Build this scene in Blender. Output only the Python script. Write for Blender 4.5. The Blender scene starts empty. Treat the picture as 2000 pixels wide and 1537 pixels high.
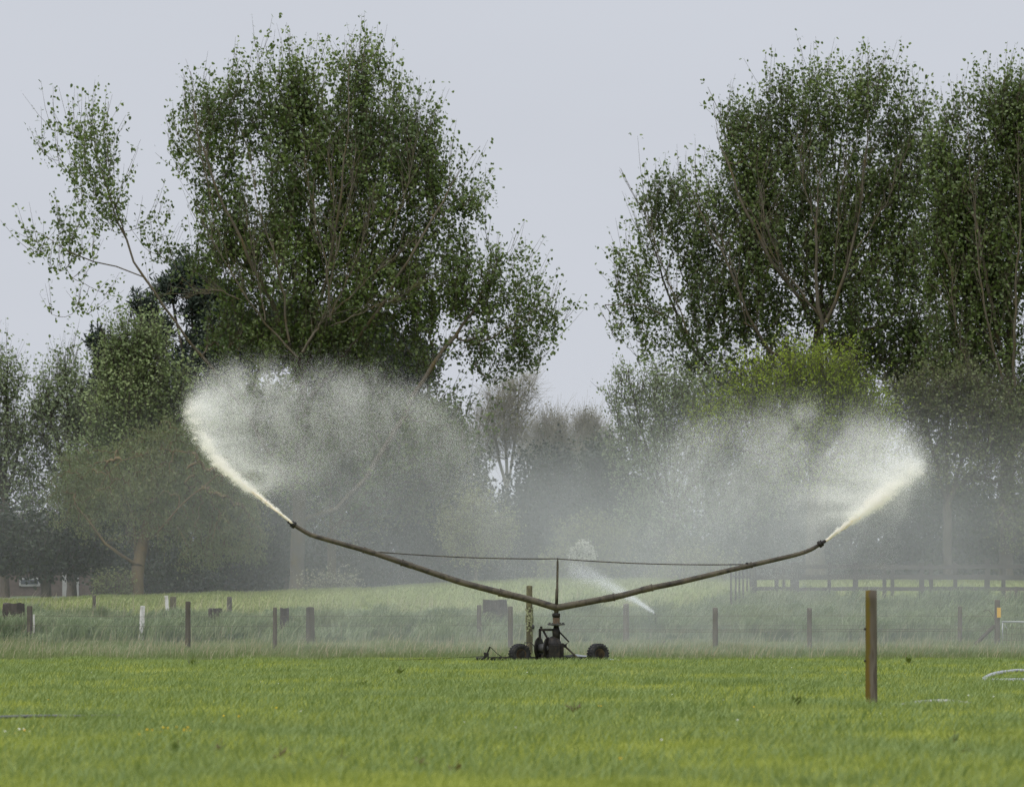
import bpy, math, random
import numpy as np

random.seed(7)
RNG = np.random.default_rng(7)
scene = bpy.context.scene
COL = scene.collection

# ------------------------------------------------------------------ camera, sky, sun, exposure
F, YH, H = 7360.0, 1210.0, 0.89          # focal length in photo pixels, eye level row, eye height (m)
cam_data = bpy.data.cameras.new("camera")
cam_data.sensor_width = 36.0
cam_data.lens = F / 2000.0 * 36.0
cam_data.shift_y = (YH - 768.5) / 2000.0
cam_data.clip_start = 0.5
cam_data.clip_end = 6000.0
cam_data.dof.use_dof = True
cam_data.dof.focus_distance = 82.0
cam_data.dof.aperture_fstop = 4.5
cam = bpy.data.objects.new("camera", cam_data)
cam.location = (0, 0, H)
cam.rotation_euler = (math.radians(90), 0, 0)
COL.objects.link(cam)
scene.camera = cam

SUN_EL, SUN_AZ = math.radians(56), math.radians(215)
world = bpy.data.worlds.new("World")
scene.world = world
world.use_nodes = True
wn, wl = world.node_tree.nodes, world.node_tree.links
bg = wn["Background"]
bg.inputs["Strength"].default_value = 0.1
sky = wn.new("ShaderNodeTexSky")
sky.sky_type = 'NISHITA'
sky.sun_disc = False
sky.sun_elevation = SUN_EL
sky.sun_rotation = SUN_AZ
sky.dust_density = 4.0
geo = wn.new("ShaderNodeTexCoord")
sep = wn.new("ShaderNodeSeparateXYZ")
wl.new(geo.outputs["Generated"], sep.inputs[0])
rise = wn.new("ShaderNodeMapRange")               # an overcast sky is about three times brighter overhead
rise.interpolation_type = 'SMOOTHSTEP'
rise.inputs["From Min"].default_value = 0.14
rise.inputs["From Max"].default_value = 0.9
rise.inputs["To Min"].default_value = 1.0
rise.inputs["To Max"].default_value = 2.7
wl.new(sep.outputs["Z"], rise.inputs["Value"])
nz = wn.new("ShaderNodeTexNoise")
nz.inputs["Scale"].default_value = 9.0
nz.inputs["Detail"].default_value = 3.0
mp = wn.new("ShaderNodeMapping")
mp.inputs["Scale"].default_value = (1, 1, 3)
wl.new(geo.outputs["Generated"], mp.inputs[0])
wl.new(mp.outputs[0], nz.inputs["Vector"])
cl = wn.new("ShaderNodeMapRange")
cl.inputs["To Min"].default_value = 0.97
cl.inputs["To Max"].default_value = 1.03
wl.new(nz.outputs["Fac"], cl.inputs["Value"])
mm = wn.new("ShaderNodeMath"); mm.operation = 'MULTIPLY'
wl.new(rise.outputs[0], mm.inputs[0]); wl.new(cl.outputs[0], mm.inputs[1])
ov = wn.new("ShaderNodeVectorMath"); ov.operation = 'SCALE'
ov.inputs[0].default_value = (6.15, 6.42, 7.05)
wl.new(mm.outputs[0], ov.inputs["Scale"])
mix = wn.new("ShaderNodeMix"); mix.data_type = 'RGBA'
mix.inputs["Factor"].default_value = 0.96
wl.new(sky.outputs[0], mix.inputs["A"])
wl.new(ov.outputs[0], mix.inputs["B"])
wl.new(mix.outputs["Result"], bg.inputs["Color"])

sun_data = bpy.data.lights.new("sun", 'SUN')
sun_data.energy = 1.5
sun_data.angle = math.radians(22)
sun_data.color = (1.0, 0.96, 0.9)
sun = bpy.data.objects.new("sun", sun_data)
# the sky's sun_rotation turns clockwise from +Y seen from above
sdir = (math.sin(SUN_AZ) * math.cos(SUN_EL), math.cos(SUN_AZ) * math.cos(SUN_EL), math.sin(SUN_EL))
from mathutils import Vector
sun.rotation_euler = Vector(sdir).to_track_quat('Z', 'Y').to_euler()
COL.objects.link(sun)

vs = scene.view_settings
vs.view_transform = 'Standard'; vs.look = 'None'; vs.exposure = 0.0; vs.gamma = 1.0
vs.use_curve_mapping = False
scene.cycles.volume_bounces = 1
scene.cycles.max_bounces = 10
scene.cycles.diffuse_bounces = 6
scene.cycles.transmission_bounces = 6
scene.cycles.use_denoising = True
scene.cycles.denoiser = 'OPENIMAGEDENOISE'
scene.cycles.denoising_input_passes = 'RGB_ALBEDO_NORMAL'
scene.cycles.denoising_prefilter = 'NONE'

# ------------------------------------------------------------------ helpers
def P(px, py, d):
    return np.array(((px - 1000.0) * d / F, d, H + (YH - py) * d / F))

def link(o, parent=None):
    COL.objects.link(o)
    if parent is not None:
        o.parent = parent
    return o

def tag(o, label=None, cat=None, group=None, kind=None):
    if label: o["label"] = label
    if cat: o["category"] = cat
    if group: o["group"] = group
    if kind: o["kind"] = kind
    return o

def empty(name, loc=(0, 0, 0)):
    o = bpy.data.objects.new(name, None)
    o.empty_display_size = 0.2
    o.location = loc
    return link(o)

def np_mesh(name, verts, faces, mat=None, parent=None, smooth=False):
    """verts (N,3); faces: list of integer arrays (M,k)."""
    me = bpy.data.meshes.new(name)
    verts = np.asarray(verts, np.float32)
    off = np.zeros(3)
    if parent is not None:
        off = np.array(parent.location)
        verts = verts - off.astype(np.float32)
    me.vertices.add(len(verts))
    me.vertices.foreach_set("co", verts.ravel())
    loops = np.concatenate([np.asarray(f, np.int32).ravel() for f in faces])
    sizes = np.concatenate([np.full(len(f), np.asarray(f).shape[1], np.int32) for f in faces])
    starts = np.concatenate([[0], np.cumsum(sizes)[:-1]]).astype(np.int32)
    me.loops.add(len(loops))
    me.loops.foreach_set("vertex_index", loops)
    me.polygons.add(len(sizes))
    me.polygons.foreach_set("loop_start", starts)
    me.polygons.foreach_set("loop_total", sizes)
    me.polygons.foreach_set("use_smooth", np.full(len(sizes), smooth, bool))
    me.update(calc_edges=True)
    if mat: me.materials.append(mat)
    return link(bpy.data.objects.new(name, me), parent)

class MB:
    """collects boxes, tubes and lathes and links them as one mesh"""
    def __init__(s): s.v = []; s.f = []
    def add(s, verts, faces):
        n = len(s.v)
        s.v += [tuple(map(float, p)) for p in verts]
        s.f += [tuple(n + i for i in f) for f in faces]
    def box(s, c, size, rz=0.0, ry=0.0, taper=1.0, jit=0.0):
        hx, hy, hz = [k / 2 for k in size]
        vs_ = []
        for z in (-hz, hz):
            t = taper if z > 0 else 1.0
            for x, y in ((-hx, -hy), (hx, -hy), (hx, hy), (-hx, hy)):
                p = np.array((x * t, y * t, z)) + RNG.normal(0, jit, 3) if jit else np.array((x * t, y * t, z))
                cy, sy = math.cos(ry), math.sin(ry)
                p = np.array((p[0] * cy + p[2] * sy, p[1], -p[0] * sy + p[2] * cy))
                cz, sz = math.cos(rz), math.sin(rz)
                vs_.append((p[0] * cz - p[1] * sz + c[0], p[0] * sz + p[1] * cz + c[1], p[2] + c[2]))
        s.add(vs_, [(3, 2, 1, 0), (4, 5, 6, 7), (0, 1, 5, 4), (1, 2, 6, 5), (2, 3, 7, 6), (3, 0, 4, 7)])
        return s
    def tube(s, pts, r, k=10, cap=True):
        pts = [np.array(p, float) for p in pts]
        rs = [r] * len(pts) if np.isscalar(r) else list(r)
        n = len(pts); vs_ = []
        up = np.array((0.13, 0.31, 0.94))
        for i in range(n):
            t = pts[min(i + 1, n - 1)] - pts[max(i - 1, 0)]
            t /= np.linalg.norm(t) + 1e-9
            a = np.cross(up, t)
            if np.linalg.norm(a) < 0.15: a = np.cross((1, 0, 0), t)
            a /= np.linalg.norm(a); b = np.cross(t, a)
            for j in range(k):
                th = 2 * math.pi * j / k
                vs_.append(pts[i] + rs[i] * (math.cos(th) * a + math.sin(th) * b))
        fs = [(i * k + j, i * k + (j + 1) % k, (i + 1) * k + (j + 1) % k, (i + 1) * k + j) for i in range(n - 1) for j in range(k)]
        if cap:
            fs.append(tuple(range(k - 1, -1, -1))); fs.append(tuple((n - 1) * k + j for j in range(k)))
        s.add(vs_, fs); return s
    def lathe(s, c, prof, k=24, axis=(0, 0, 1)):
        """prof: (radius, along) pairs"""
        ax = np.array(axis, float); ax /= np.linalg.norm(ax)
        a = np.cross(ax, (0.0, 0.0, 1.0)) if abs(ax[2]) < 0.9 else np.cross(ax, (1.0, 0, 0))
        a /= np.linalg.norm(a); b = np.cross(ax, a)
        vs_ = []; n = len(prof)
        for r, h in prof:
            for j in range(k):
                th = 2 * math.pi * j / k
                vs_.append(np.array(c) + ax * h + r * (math.cos(th) * a + math.sin(th) * b))
        fs = [(i * k + j, i * k + (j + 1) % k, (i + 1) * k + (j + 1) % k, (i + 1) * k + j) for i in range(n - 1) for j in range(k)]
        fs.append(tuple(range(k - 1, -1, -1))); fs.append(tuple((n - 1) * k + j for j in range(k)))
        s.add(vs_, fs); return s
    def build(s, name, mat, parent=None, smooth=False, bevel=0.0):
        me = bpy.data.meshes.new(name)
        v = s.v
        if parent is not None:
            L = parent.matrix_world.translation if parent.parent else parent.location
            off = np.zeros(3); q = parent
            while q is not None:
                off += np.array(q.location); q = q.parent
            v = [(p[0] - off[0], p[1] - off[1], p[2] - off[2]) for p in v]
        me.from_pydata(v, [], s.f)
        me.materials.append(mat)
        if smooth:
            me.polygons.foreach_set("use_smooth", [len(f) == 4 for f in s.f])
        o = link(bpy.data.objects.new(name, me), parent)
        if bevel:
            m = o.modifiers.new("edge", 'BEVEL'); m.width = bevel; m.segments = 2; m.limit_method = 'ANGLE'
        return o

# ------------------------------------------------------------------ materials
def new_mat(name):
    m = bpy.data.materials.new(name); m.use_nodes = True
    nt = m.node_tree
    return m, nt.nodes, nt.links, nt.nodes["Principled BSDF"]

def rgba(c): return (c[0], c[1], c[2], 1.0)

def noise_mix(n, l, ca, cb, scale, detail=4.0, coords='Object', stretch=None, lo=0.35, hi=0.65, rough=0.6):
    tc = n.new("ShaderNodeTexCoord")
    src = tc.outputs[coords]
    if stretch:
        mpn = n.new("ShaderNodeMapping"); mpn.inputs["Scale"].default_value = stretch
        l.new(src, mpn.inputs[0]); src = mpn.outputs[0]
    t = n.new("ShaderNodeTexNoise"); t.inputs["Scale"].default_value = scale; t.inputs["Detail"].default_value = detail
    t.inputs["Roughness"].default_value = rough
    l.new(src, t.inputs["Vector"])
    mr = n.new("ShaderNodeMapRange"); mr.inputs["From Min"].default_value = lo; mr.inputs["From Max"].default_value = hi
    l.new(t.outputs["Fac"], mr.inputs["Value"])
    mx = n.new("ShaderNodeMix"); mx.data_type = 'RGBA'
    for k, c in (("A", ca), ("B", cb)):
        if isinstance(c, tuple): mx.inputs[k].default_value = rgba(c)
        else: l.new(c, mx.inputs[k])
    l.new(mr.outputs[0], mx.inputs["Factor"])
    return mx.outputs["Result"], t.outputs["Fac"]

def surf(name, ca, cb, scale=6, rough=0.8, metal=0.0, cc=None, scale2=40, stretch=None, bump=0.3, spec=0.3, dist=0.01):
    m, n, l, b = new_mat(name)
    col, fac = noise_mix(n, l, ca, cb, scale, stretch=stretch)
    if cc:
        col, fac = noise_mix(n, l, col, cc, scale2, stretch=stretch, lo=0.5, hi=0.68)
    l.new(col, b.inputs["Base Color"])
    b.inputs["Roughness"].default_value = rough
    b.inputs["Metallic"].default_value = metal
    b.inputs["Specular IOR Level"].default_value = spec
    if bump:
        bp = n.new("ShaderNodeBump"); bp.inputs["Strength"].default_value = bump; bp.inputs["Distance"].default_value = dist
        l.new(fac, bp.inputs["Height"]); l.new(bp.outputs[0], b.inputs["Normal"])
    return m

def leaf_mat(name, ca, cb, cc=None, transl=0.3, rough=0.5, spec=0.35, scale=0.35, cd=None, scale2=0.12):
    m, n, l, b = new_mat(name)
    g = n.new("ShaderNodeNewGeometry")
    mx = n.new("ShaderNodeMix"); mx.data_type = 'RGBA'
    mx.inputs["A"].default_value = rgba(ca); mx.inputs["B"].default_value = rgba(cb)
    l.new(g.outputs["Random Per Island"], mx.inputs["Factor"])
    col = mx.outputs["Result"]
    if cc:
        col, _ = noise_mix(n, l, col, cc, scale, detail=2.0, lo=0.42, hi=0.7)
    if cd:
        col, _ = noise_mix(n, l, col, cd, scale2, detail=4.0, lo=0.48, hi=0.72)
    l.new(col, b.inputs["Base Color"])
    b.inputs["Roughness"].default_value = rough
    b.inputs["Specular IOR Level"].default_value = spec
    tr = n.new("ShaderNodeBsdfTranslucent"); l.new(col, tr.inputs["Color"])
    ms = n.new("ShaderNodeMixShader"); ms.inputs[0].default_value = transl
    l.new(b.outputs[0], ms.inputs[1]); l.new(tr.outputs[0], ms.inputs[2])
    l.new(ms.outputs[0], n["Material Output"].inputs["Surface"])
    return m

# ------------------------------------------------------------------ ground
CREST = [(-3000, 1180), (0, 1172), (250, 1165), (500, 1158), (700, 1150), (950, 1137), (1100, 1132), (1300, 1133), (1500, 1134), (2000, 1136), (5000, 1138)]
_cp = np.array([c[0] for c in CREST]); _cz = np.array([H + (YH - c[1]) * 125 / F for c in CREST])

def ground_z(x, d):
    x = np.asarray(x, float); d = np.asarray(d, float)
    zc = np.interp(1000 + x * F / 125.0, _cp, _cz)
    base = np.interp(d, [0, 82, 85, 95, 101, 105, 110, 114], [0, 0, -0.02, 0.1, 0.22, 0.36, 0.82, 1.05])
    t = np.clip((d - 112) / 14.0, 0, 1); t = t * t * (3 - 2 * t)
    b = np.where(d < 112, np.minimum(base, np.interp(d, [82, 112], [0.0, 0.94]) + 0.4), base * (1 - t) + zc * t)
    far = np.clip((d - 130) / 40.0, 0, 1) * 0.42
    wob = 0.016 * np.sin(x * 1.7 + d * 0.45) + 0.014 * np.sin(x * 0.6 - d * 0.9 + 1.3) + 0.01 * np.sin(x * 3.1 + 0.3 * d)
    wob = wob * np.clip(d / 15.0, 0, 1) * (1 + 1.5 * np.clip((d - 95) / 10, 0, 1) * np.clip((114 - d) / 6, 0, 1))
    return b + far + wob

ds = np.concatenate([[-60, -30, -10, 0, 5], np.arange(8, 82, 1.0), np.arange(82, 132, 0.5), np.arange(132, 180, 3), [200, 260, 350, 500, 800, 1400, 2600, 5000]])
xs = np.concatenate([[-4000, -1500, -600, -250, -120, -70, -45, -32], np.arange(-26, 26.1, 0.5), [32, 45, 70, 120, 250, 600, 1500, 4000]])
X, D = np.meshgrid(xs, ds)
gv = np.stack([X, D, ground_z(X, D)], -1).reshape(-1, 3)
nx_, nd_ = len(xs), len(ds)
ii, jj = np.meshgrid(np.arange(nd_ - 1), np.arange(nx_ - 1), indexing='ij')
a = (ii * nx_ + jj).ravel()
gf = np.stack([a, a + 1, a + nx_ + 1, a + nx_], -1)

def ground_mat():
    m, n, l, b = new_mat("pasture_soil_and_turf")
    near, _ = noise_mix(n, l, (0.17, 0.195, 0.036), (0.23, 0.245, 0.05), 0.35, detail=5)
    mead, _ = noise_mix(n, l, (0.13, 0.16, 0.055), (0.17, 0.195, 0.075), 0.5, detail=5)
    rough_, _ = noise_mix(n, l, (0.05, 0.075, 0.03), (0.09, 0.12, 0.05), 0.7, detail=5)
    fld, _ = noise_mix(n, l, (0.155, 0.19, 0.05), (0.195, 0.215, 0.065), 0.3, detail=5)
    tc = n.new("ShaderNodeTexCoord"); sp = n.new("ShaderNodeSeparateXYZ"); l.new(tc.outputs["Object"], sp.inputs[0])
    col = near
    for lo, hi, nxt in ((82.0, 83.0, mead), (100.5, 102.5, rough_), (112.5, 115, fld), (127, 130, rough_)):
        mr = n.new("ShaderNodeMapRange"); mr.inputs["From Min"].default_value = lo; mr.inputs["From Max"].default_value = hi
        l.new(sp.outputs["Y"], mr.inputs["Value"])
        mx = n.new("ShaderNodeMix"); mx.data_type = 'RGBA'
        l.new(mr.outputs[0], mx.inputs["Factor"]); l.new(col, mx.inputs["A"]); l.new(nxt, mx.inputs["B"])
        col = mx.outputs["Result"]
    l.new(col, b.inputs["Base Color"]); b.inputs["Roughness"].default_value = 1.0
    b.inputs["Specular IOR Level"].default_value = 0.1
    return m
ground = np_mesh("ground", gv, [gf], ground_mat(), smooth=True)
tag(ground, kind="structure")

# ------------------------------------------------------------------ grass
def blades(name, x, d, h, w, lean, mat, parent=None, zoff=0.0, wind=0.25, segs=2, z=None):
    n = len(x)
    z0 = (ground_z(x, d) if z is None else z) + zoff - 0.01
    az = RNG.uniform(0, 2 * math.pi, n)
    dirx = np.cos(az) * lean + wind * h; diry = np.sin(az) * lean
    face = RNG.uniform(-0.9, 0.9, n)                      # width direction mostly across the view
    wx, wy = np.cos(face) * w / 2, np.sin(face) * w / 2
    if segs == 2:
        v = np.empty((n, 5, 3))
        b = np.stack([x, d, z0], -1)
        m = b + np.stack([dirx * 0.35, diry * 0.35, h * 0.58], -1)
        t = b + np.stack([dirx, diry, h], -1)
        o = np.stack([wx, wy, np.zeros(n)], -1)
        v[:, 0] = b - o; v[:, 1] = b + o; v[:, 2] = m + o * 0.8; v[:, 3] = m - o * 0.8; v[:, 4] = t
        i = np.arange(n)[:, None] * 5
        return np_mesh(name, v.reshape(-1, 3), [i + np.array([[0, 1, 2, 3]]), i + np.array([[3, 2, 4]])], mat, parent)
    v = np.empty((n, 7, 3))                               # long arching blade
    b = np.stack([x, d, z0], -1)
    o = np.stack([wx, wy, np.zeros(n)], -1)
    m1 = b + np.stack([dirx * 0.18, diry * 0.18, h * 0.5], -1)
    m2 = b + np.stack([dirx * 0.55, diry * 0.55, h * 0.88], -1)
    t = b + np.stack([dirx * 1.15, diry * 1.15, h * RNG.uniform(0.7, 1.05, n)], -1)
    v[:, 0] = b - o; v[:, 1] = b + o; v[:, 2] = m1 + o; v[:, 3] = m1 - o; v[:, 4] = m2 + o * .7; v[:, 5] = m2 - o * .7; v[:, 6] = t
    i = np.arange(n)[:, None] * 7
    return np_mesh(name, v.reshape(-1, 3), [i + np.array([[0, 1, 2, 3]]), i + np.array([[3, 2, 4, 5]]), i + np.array([[5, 4, 6]])], mat, parent)

def vnoise(x, y, s, seed=0):
    """cheap smooth noise 0..1"""
    r = np.random.default_rng(seed); out = np.zeros_like(np.asarray(x, float)); amp = 0
    for k in range(6):
        a_, b_ = r.normal(0, 1, 2) / s * (1.25 ** k); p_ = r.uniform(0, 6.28)
        out += np.sin(a_ * x + b_ * y + p_); amp += 1
    return 0.5 + 0.5 * out / (amp ** 0.5) / 1.6

def fbm(x, y, seed=0, octv=4):
    """lattice value noise, about 0..1; x, y in cells of the largest octave"""
    r = np.random.default_rng(seed); G_ = r.uniform(0, 1, (64, 64)); out = 0; amp = 0; a_ = 1.0
    for k in range(octv):
        u, v = x * 2 ** k + 13.7 * k, y * 2 ** k + 7.1 * k
        i, j = np.floor(u).astype(int), np.floor(v).astype(int); fu, fv = u - i, v - j
        fu = fu * fu * (3 - 2 * fu); fv = fv * fv * (3 - 2 * fv)
        g = lambda p, q: G_[p % 64, q % 64]
        out = out + a_ * ((g(i, j) * (1 - fu) + g(i + 1, j) * fu) * (1 - fv) + (g(i, j + 1) * (1 - fu) + g(i + 1, j + 1) * fu) * fv)
        amp += a_; a_ *= .55
    return np.clip((out / amp - .5) * 1.7 + .5, 0, 1)

def scatter(n, d0, d1, margin=1.04, power=1.0):
    u = RNG.uniform(0, 1, n)
    d = d0 + (d1 - d0) * u ** power
    x = RNG.uniform(-1, 1, n) * d * 1000 / F * margin
    return x, d

M_pasture = leaf_mat("pasture_grass_blade", (0.215, 0.268, 0.046), (0.390, 0.420, 0.088), (0.200, 0.252, 0.052), transl=0.35, spec=0.25, scale=1.3, cd=(0.195, 0.245, 0.085), scale2=0.22)
M_meadow = leaf_mat("meadow_grass_blade", (0.125, 0.17, 0.06), (0.235, 0.25, 0.115), (0.13, 0.175, 0.065), transl=0.3, spec=0.2)
M_rough = leaf_mat("rough_grass_blade", (0.075, 0.120, 0.040), (0.29, 0.335, 0.17), (0.075, 0.11, 0.045), transl=0.35, spec=0.3, scale=0.9, cd=(0.19, 0.22, 0.09), scale2=0.35)
M_clump = leaf_mat("pale_clump_blade", (0.13, 0.185, 0.075), (0.36, 0.40, 0.23), (0.11, 0.16, 0.06), transl=0.35, spec=0.3, scale=0.9)
M_tuft2 = leaf_mat("dark_weed_blade", (0.045, 0.075, 0.028), (0.10, 0.14, 0.05), transl=0.25, spec=0.3)
M_field = leaf_mat("field_grass_blade", (0.16, 0.20, 0.055), (0.23, 0.25, 0.08), (0.155, 0.195, 0.055), transl=0.3, spec=0.2)
M_dry = leaf_mat("dry_seed_stalk", (0.30, 0.26, 0.16), (0.42, 0.38, 0.26), transl=0.2, spec=0.2)
M_tuft = leaf_mat("bluish_clover_clump", (0.13, 0.19, 0.05), (0.23, 0.29, 0.09), transl=0.3, spec=0.3)

# short pasture: three distance bands so that blades stay dense where they show
def pasture():
    X_, D_ = [], []
    for n, d0, d1 in ((105000, 17, 34), (95000, 34, 58), (75000, 58, 82.6)):
        x, d = scatter(n, d0, d1)
        X_.append(x); D_.append(d)
    x = np.concatenate(X_); d = np.concatenate(D_)
    clump = fbm(x / 1.6, d / 3.5, 3) * 0.75 + fbm(x / .35, d / .7, 4) * 0.5
    h = RNG.uniform(0.035, 0.07, len(x)) * (0.5 + 0.8 * np.clip(clump, 0, 1.1))
    w = 0.0045 * (0.8 + d / 50.0) * RNG.uniform(0.7, 1.3, len(x))
    o = blades("pasture_grass", x, d, h, w, h * RNG.uniform(0.2, 0.9, len(x)), M_pasture, wind=0.2)
    return tag(o, "short bright green pasture grass across the front paddock", "grass", kind="stuff")
pasture()

def tufts():
    cx, cd = scatter(700, 19, 82, power=0.9)
    X_, D_, H_ = [], [], []
    for x0, d0 in zip(cx, cd):
        n = RNG.integers(60, 150); r = RNG.uniform(0.12, 0.55)
        X_.append(x0 + RNG.normal(0, r, n) * 1.3); D_.append(d0 + RNG.normal(0, r, n)); H_.append(RNG.uniform(0.06, 0.14, n))
    x = np.concatenate(X_); d = np.minimum(np.concatenate(D_), 82.8); h = np.concatenate(H_)
    o = blades("pasture_grass_tufts", x, d, h, 0.007 * (0.8 + d / 60), h * 0.7, M_tuft, wind=0.25)
    return tag(o, "darker lush clumps of grass and clover in the front paddock", "grass", kind="stuff")
tufts()

def meadow():
    x, d = scatter(60000, 83, 104)
    h = RNG.uniform(0.08, 0.2, len(x)) * (0.7 + 0.6 * vnoise(x, d, 1.2, 9))
    o = blades("meadow_grass", x, d, h, 0.012, h * 0.6, M_meadow, wind=0.3)
    tag(o, "pale seeding grass behind the irrigator, veiled by spray", "grass", kind="stuff")
    x, d = scatter(3200, 83, 118)
    h = RNG.uniform(0.2, 0.45, len(x)) * np.where(d > 101, 1.6, 1.0)
    o = blades("dry_grass_stalks", x, d, h, 0.012, h * 0.35, M_dry, wind=0.3)
    tag(o, "thin straw coloured seed stalks standing above the grass", "grass", kind="stuff")
meadow()

def rough():
    cx, cd = scatter(3100, 100.8, 119, 1.08)
    big = fbm(cx / 2.6, cd / 3.0, 12); fine = fbm(cx / .8, cd / .8, 13)
    edge = np.clip((cd - 101.2 - 1.6 * fbm(cx / 1.5, cd * 0, 14)) / .8, 0, 1) * np.clip((109.5 + 5.5 * fbm(cx / 2.2, cd * 0 + 3, 15) + 6.5 * np.clip((cx - 5) / 3, 0, 1) - cd) / 1.0, 0, 1)
    ok = edge > RNG.uniform(0, 1, len(cx)) * .9; cx, cd, big, fine = cx[ok], cd[ok], big[ok], fine[ok]
    X_, D_, H_ = [], [], []
    for x0, d0, q, f in zip(cx, cd, big, fine):
        n = int(18 + 44 * q); r = RNG.uniform(0.08, 0.3)
        X_.append(x0 + RNG.normal(0, r, n)); D_.append(d0 + RNG.normal(0, r, n))
        H_.append(RNG.uniform(0.5, 1.0, n) * (0.14 + 0.45 * q + 1.0 * max(0, f - .42)) * (1 - .5 * min(1, max(0, (d0 - 105.5) / 3)) * (x0 < 4)))
    x = np.concatenate(X_); d = np.concatenate(D_); h = np.concatenate(H_)
    o = blades("rough_grass", x, d, h, RNG.uniform(0.012, 0.026, len(x)), h * RNG.uniform(0.3, 0.9, len(x)), M_rough, wind=0.45, segs=3)
    tag(o, "long windblown grey green grass along the fence bank", "grass", kind="stuff")
    for nm, k, hh, mat, lab in (("rough_grass_clumps", 230, (.35, .85), M_clump, "pale arching grass clumps scattered along the fence bank"), ("bank_weeds", 150, (.15, .4), M_tuft2, "low dark weeds between the grass clumps of the fence bank")):
        cx, cd = scatter(k * 2, 101.6, 114.5, 1.06)
        ok = cd < 108.5 + 3 * RNG.uniform(0, 1, len(cx)) + 4 * np.clip((cx - 5) / 3, 0, 1); cx, cd = cx[ok][:k], cd[ok][:k]
        n = 170; rr = RNG.uniform(.12, .42, len(cx)); H0 = RNG.uniform(hh[0], hh[1], len(cx)) * np.where(cd > 106, .75, 1)
        x = (cx[:, None] + RNG.normal(0, 1, (len(cx), n)) * rr[:, None] * .6).ravel(); d = (cd[:, None] + RNG.normal(0, 1, (len(cx), n)) * rr[:, None] * .6).ravel()
        h = (H0[:, None] * RNG.uniform(.5, 1.05, (len(cx), n))).ravel()
        o = blades(nm, x, d, h, RNG.uniform(0.014, 0.026, len(x)), h * RNG.uniform(0.2, 0.8, len(x)), mat, wind=0.35, segs=3)
        tag(o, lab, "grass", kind="stuff")
    x, d = scatter(42000, 111, 127.5, 1.05)
    h = RNG.uniform(0.06, 0.14, len(x))
    o = blades("field_grass", x, d, h, 0.018, h * 0.6, M_field, wind=0.3)
    tag(o, "yellow green grass on the raised field below the trees", "grass", kind="stuff")
rough()

TUSSOCKS = [(1125, 1226, 107, 0.75, 1.05, 1300, "large arching grass tussock directly behind the irrigator mast"),
            (868, 1232, 107, 0.62, 0.75, 900, "bushy grass tussock beneath the long left boom pipe"),
            (1000, 1240, 105, 0.45, 0.55, 600, "low grass tussock beside the lichened post behind the irrigator"),
            (1225, 1236, 106, 0.6, 0.6, 700, "spreading grass tussock under the base of the white side spray"),
            (30, 1232, 106, 0.6, 0.45, 600, "low grass tussock below the dark stump at the far left edge"),
            (455, 1236, 107, 0.8, 0.6, 800, "wide grass tussock just right of the small dark stump"),
            (1560, 1232, 107, 0.9, 0.7, 800, "pale grass tussock in the mist left of the near tall post"),
            (1800, 1232, 107, 0.9, 0.75, 900, "broad grass tussock between the near post and the tagged gate post")]
for px, py, d, r, h, n, lab in TUSSOCKS:
    c = P(px, py, d)
    z0 = float(ground_z(c[0], c[1]))
    rr = r * np.sqrt(RNG.uniform(0, 1, n)); th = RNG.uniform(0, 6.28, n)
    x = c[0] + rr * np.cos(th); dd = c[1] + rr * np.sin(th)
    hh = h * RNG.uniform(0.55, 1.1, n) * (1.1 - 0.5 * rr / r)
    root = empty("grass_tussock", (c[0], c[1], z0))
    lean = hh * RNG.uniform(0.2, 0.75, n)
    blades("leaves", x, dd, hh, RNG.uniform(0.012, 0.022, n), lean, M_rough, root, wind=0.28, segs=3)
    tag(root, lab, "tussock", "grass tussocks along the fence bank")

# flowers and weeds of the front paddock
def flowers():
    m1 = surf("buttercup_petal", (0.75, 0.5, 0.02), (0.8, 0.45, 0.02), bump=0)
    m2 = surf("daisy_petal", (0.75, 0.76, 0.7), (0.7, 0.72, 0.68), bump=0)
    for nm, mat, n, lab, spots in (("buttercups", m1, 9, "scattered yellow buttercups low in the front grass", [(330, 1450, 7), (350, 1449, 6), (440, 1422, 3), (60, 1440, 3), (1190, 1395, 2), (1480, 1400, 2)]),
                            ("daisies", m2, 26, "scattered tiny white daisies low in the front grass", [(20, 1440, 5), (520, 1340, 3)])):
        X_, D_ = scatter(n, 21, 80)
        pts = [np.array((x, d)) for x, d in zip(X_, D_)]
        for px, py, k in spots:
            d = H * F / (py - YH)
            for _ in range(k): pts.append(np.array(((px - 1000) * d / F + random.gauss(0, .12), d + random.gauss(0, .5))))
        mb = MB()
        for p in pts:
            z = float(ground_z(p[0], p[1])) + random.uniform(0.05, 0.09)
            r = random.uniform(0.006, 0.011)
            mb.lathe((p[0], p[1], z), [(r * .5, 0), (r, r * .5), (r * .6, r)], 6)
        tag(mb.build(nm, mat), lab, "flowers", kind="stuff")
flowers()
M_weed = leaf_mat("dock_leaf", (0.09, 0.135, 0.03), (0.16, 0.20, 0.045), transl=0.25)
M_brownweed = leaf_mat("withered_dock_leaf", (0.10, 0.06, 0.025), (0.14, 0.10, 0.04), transl=0.2)
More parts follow.
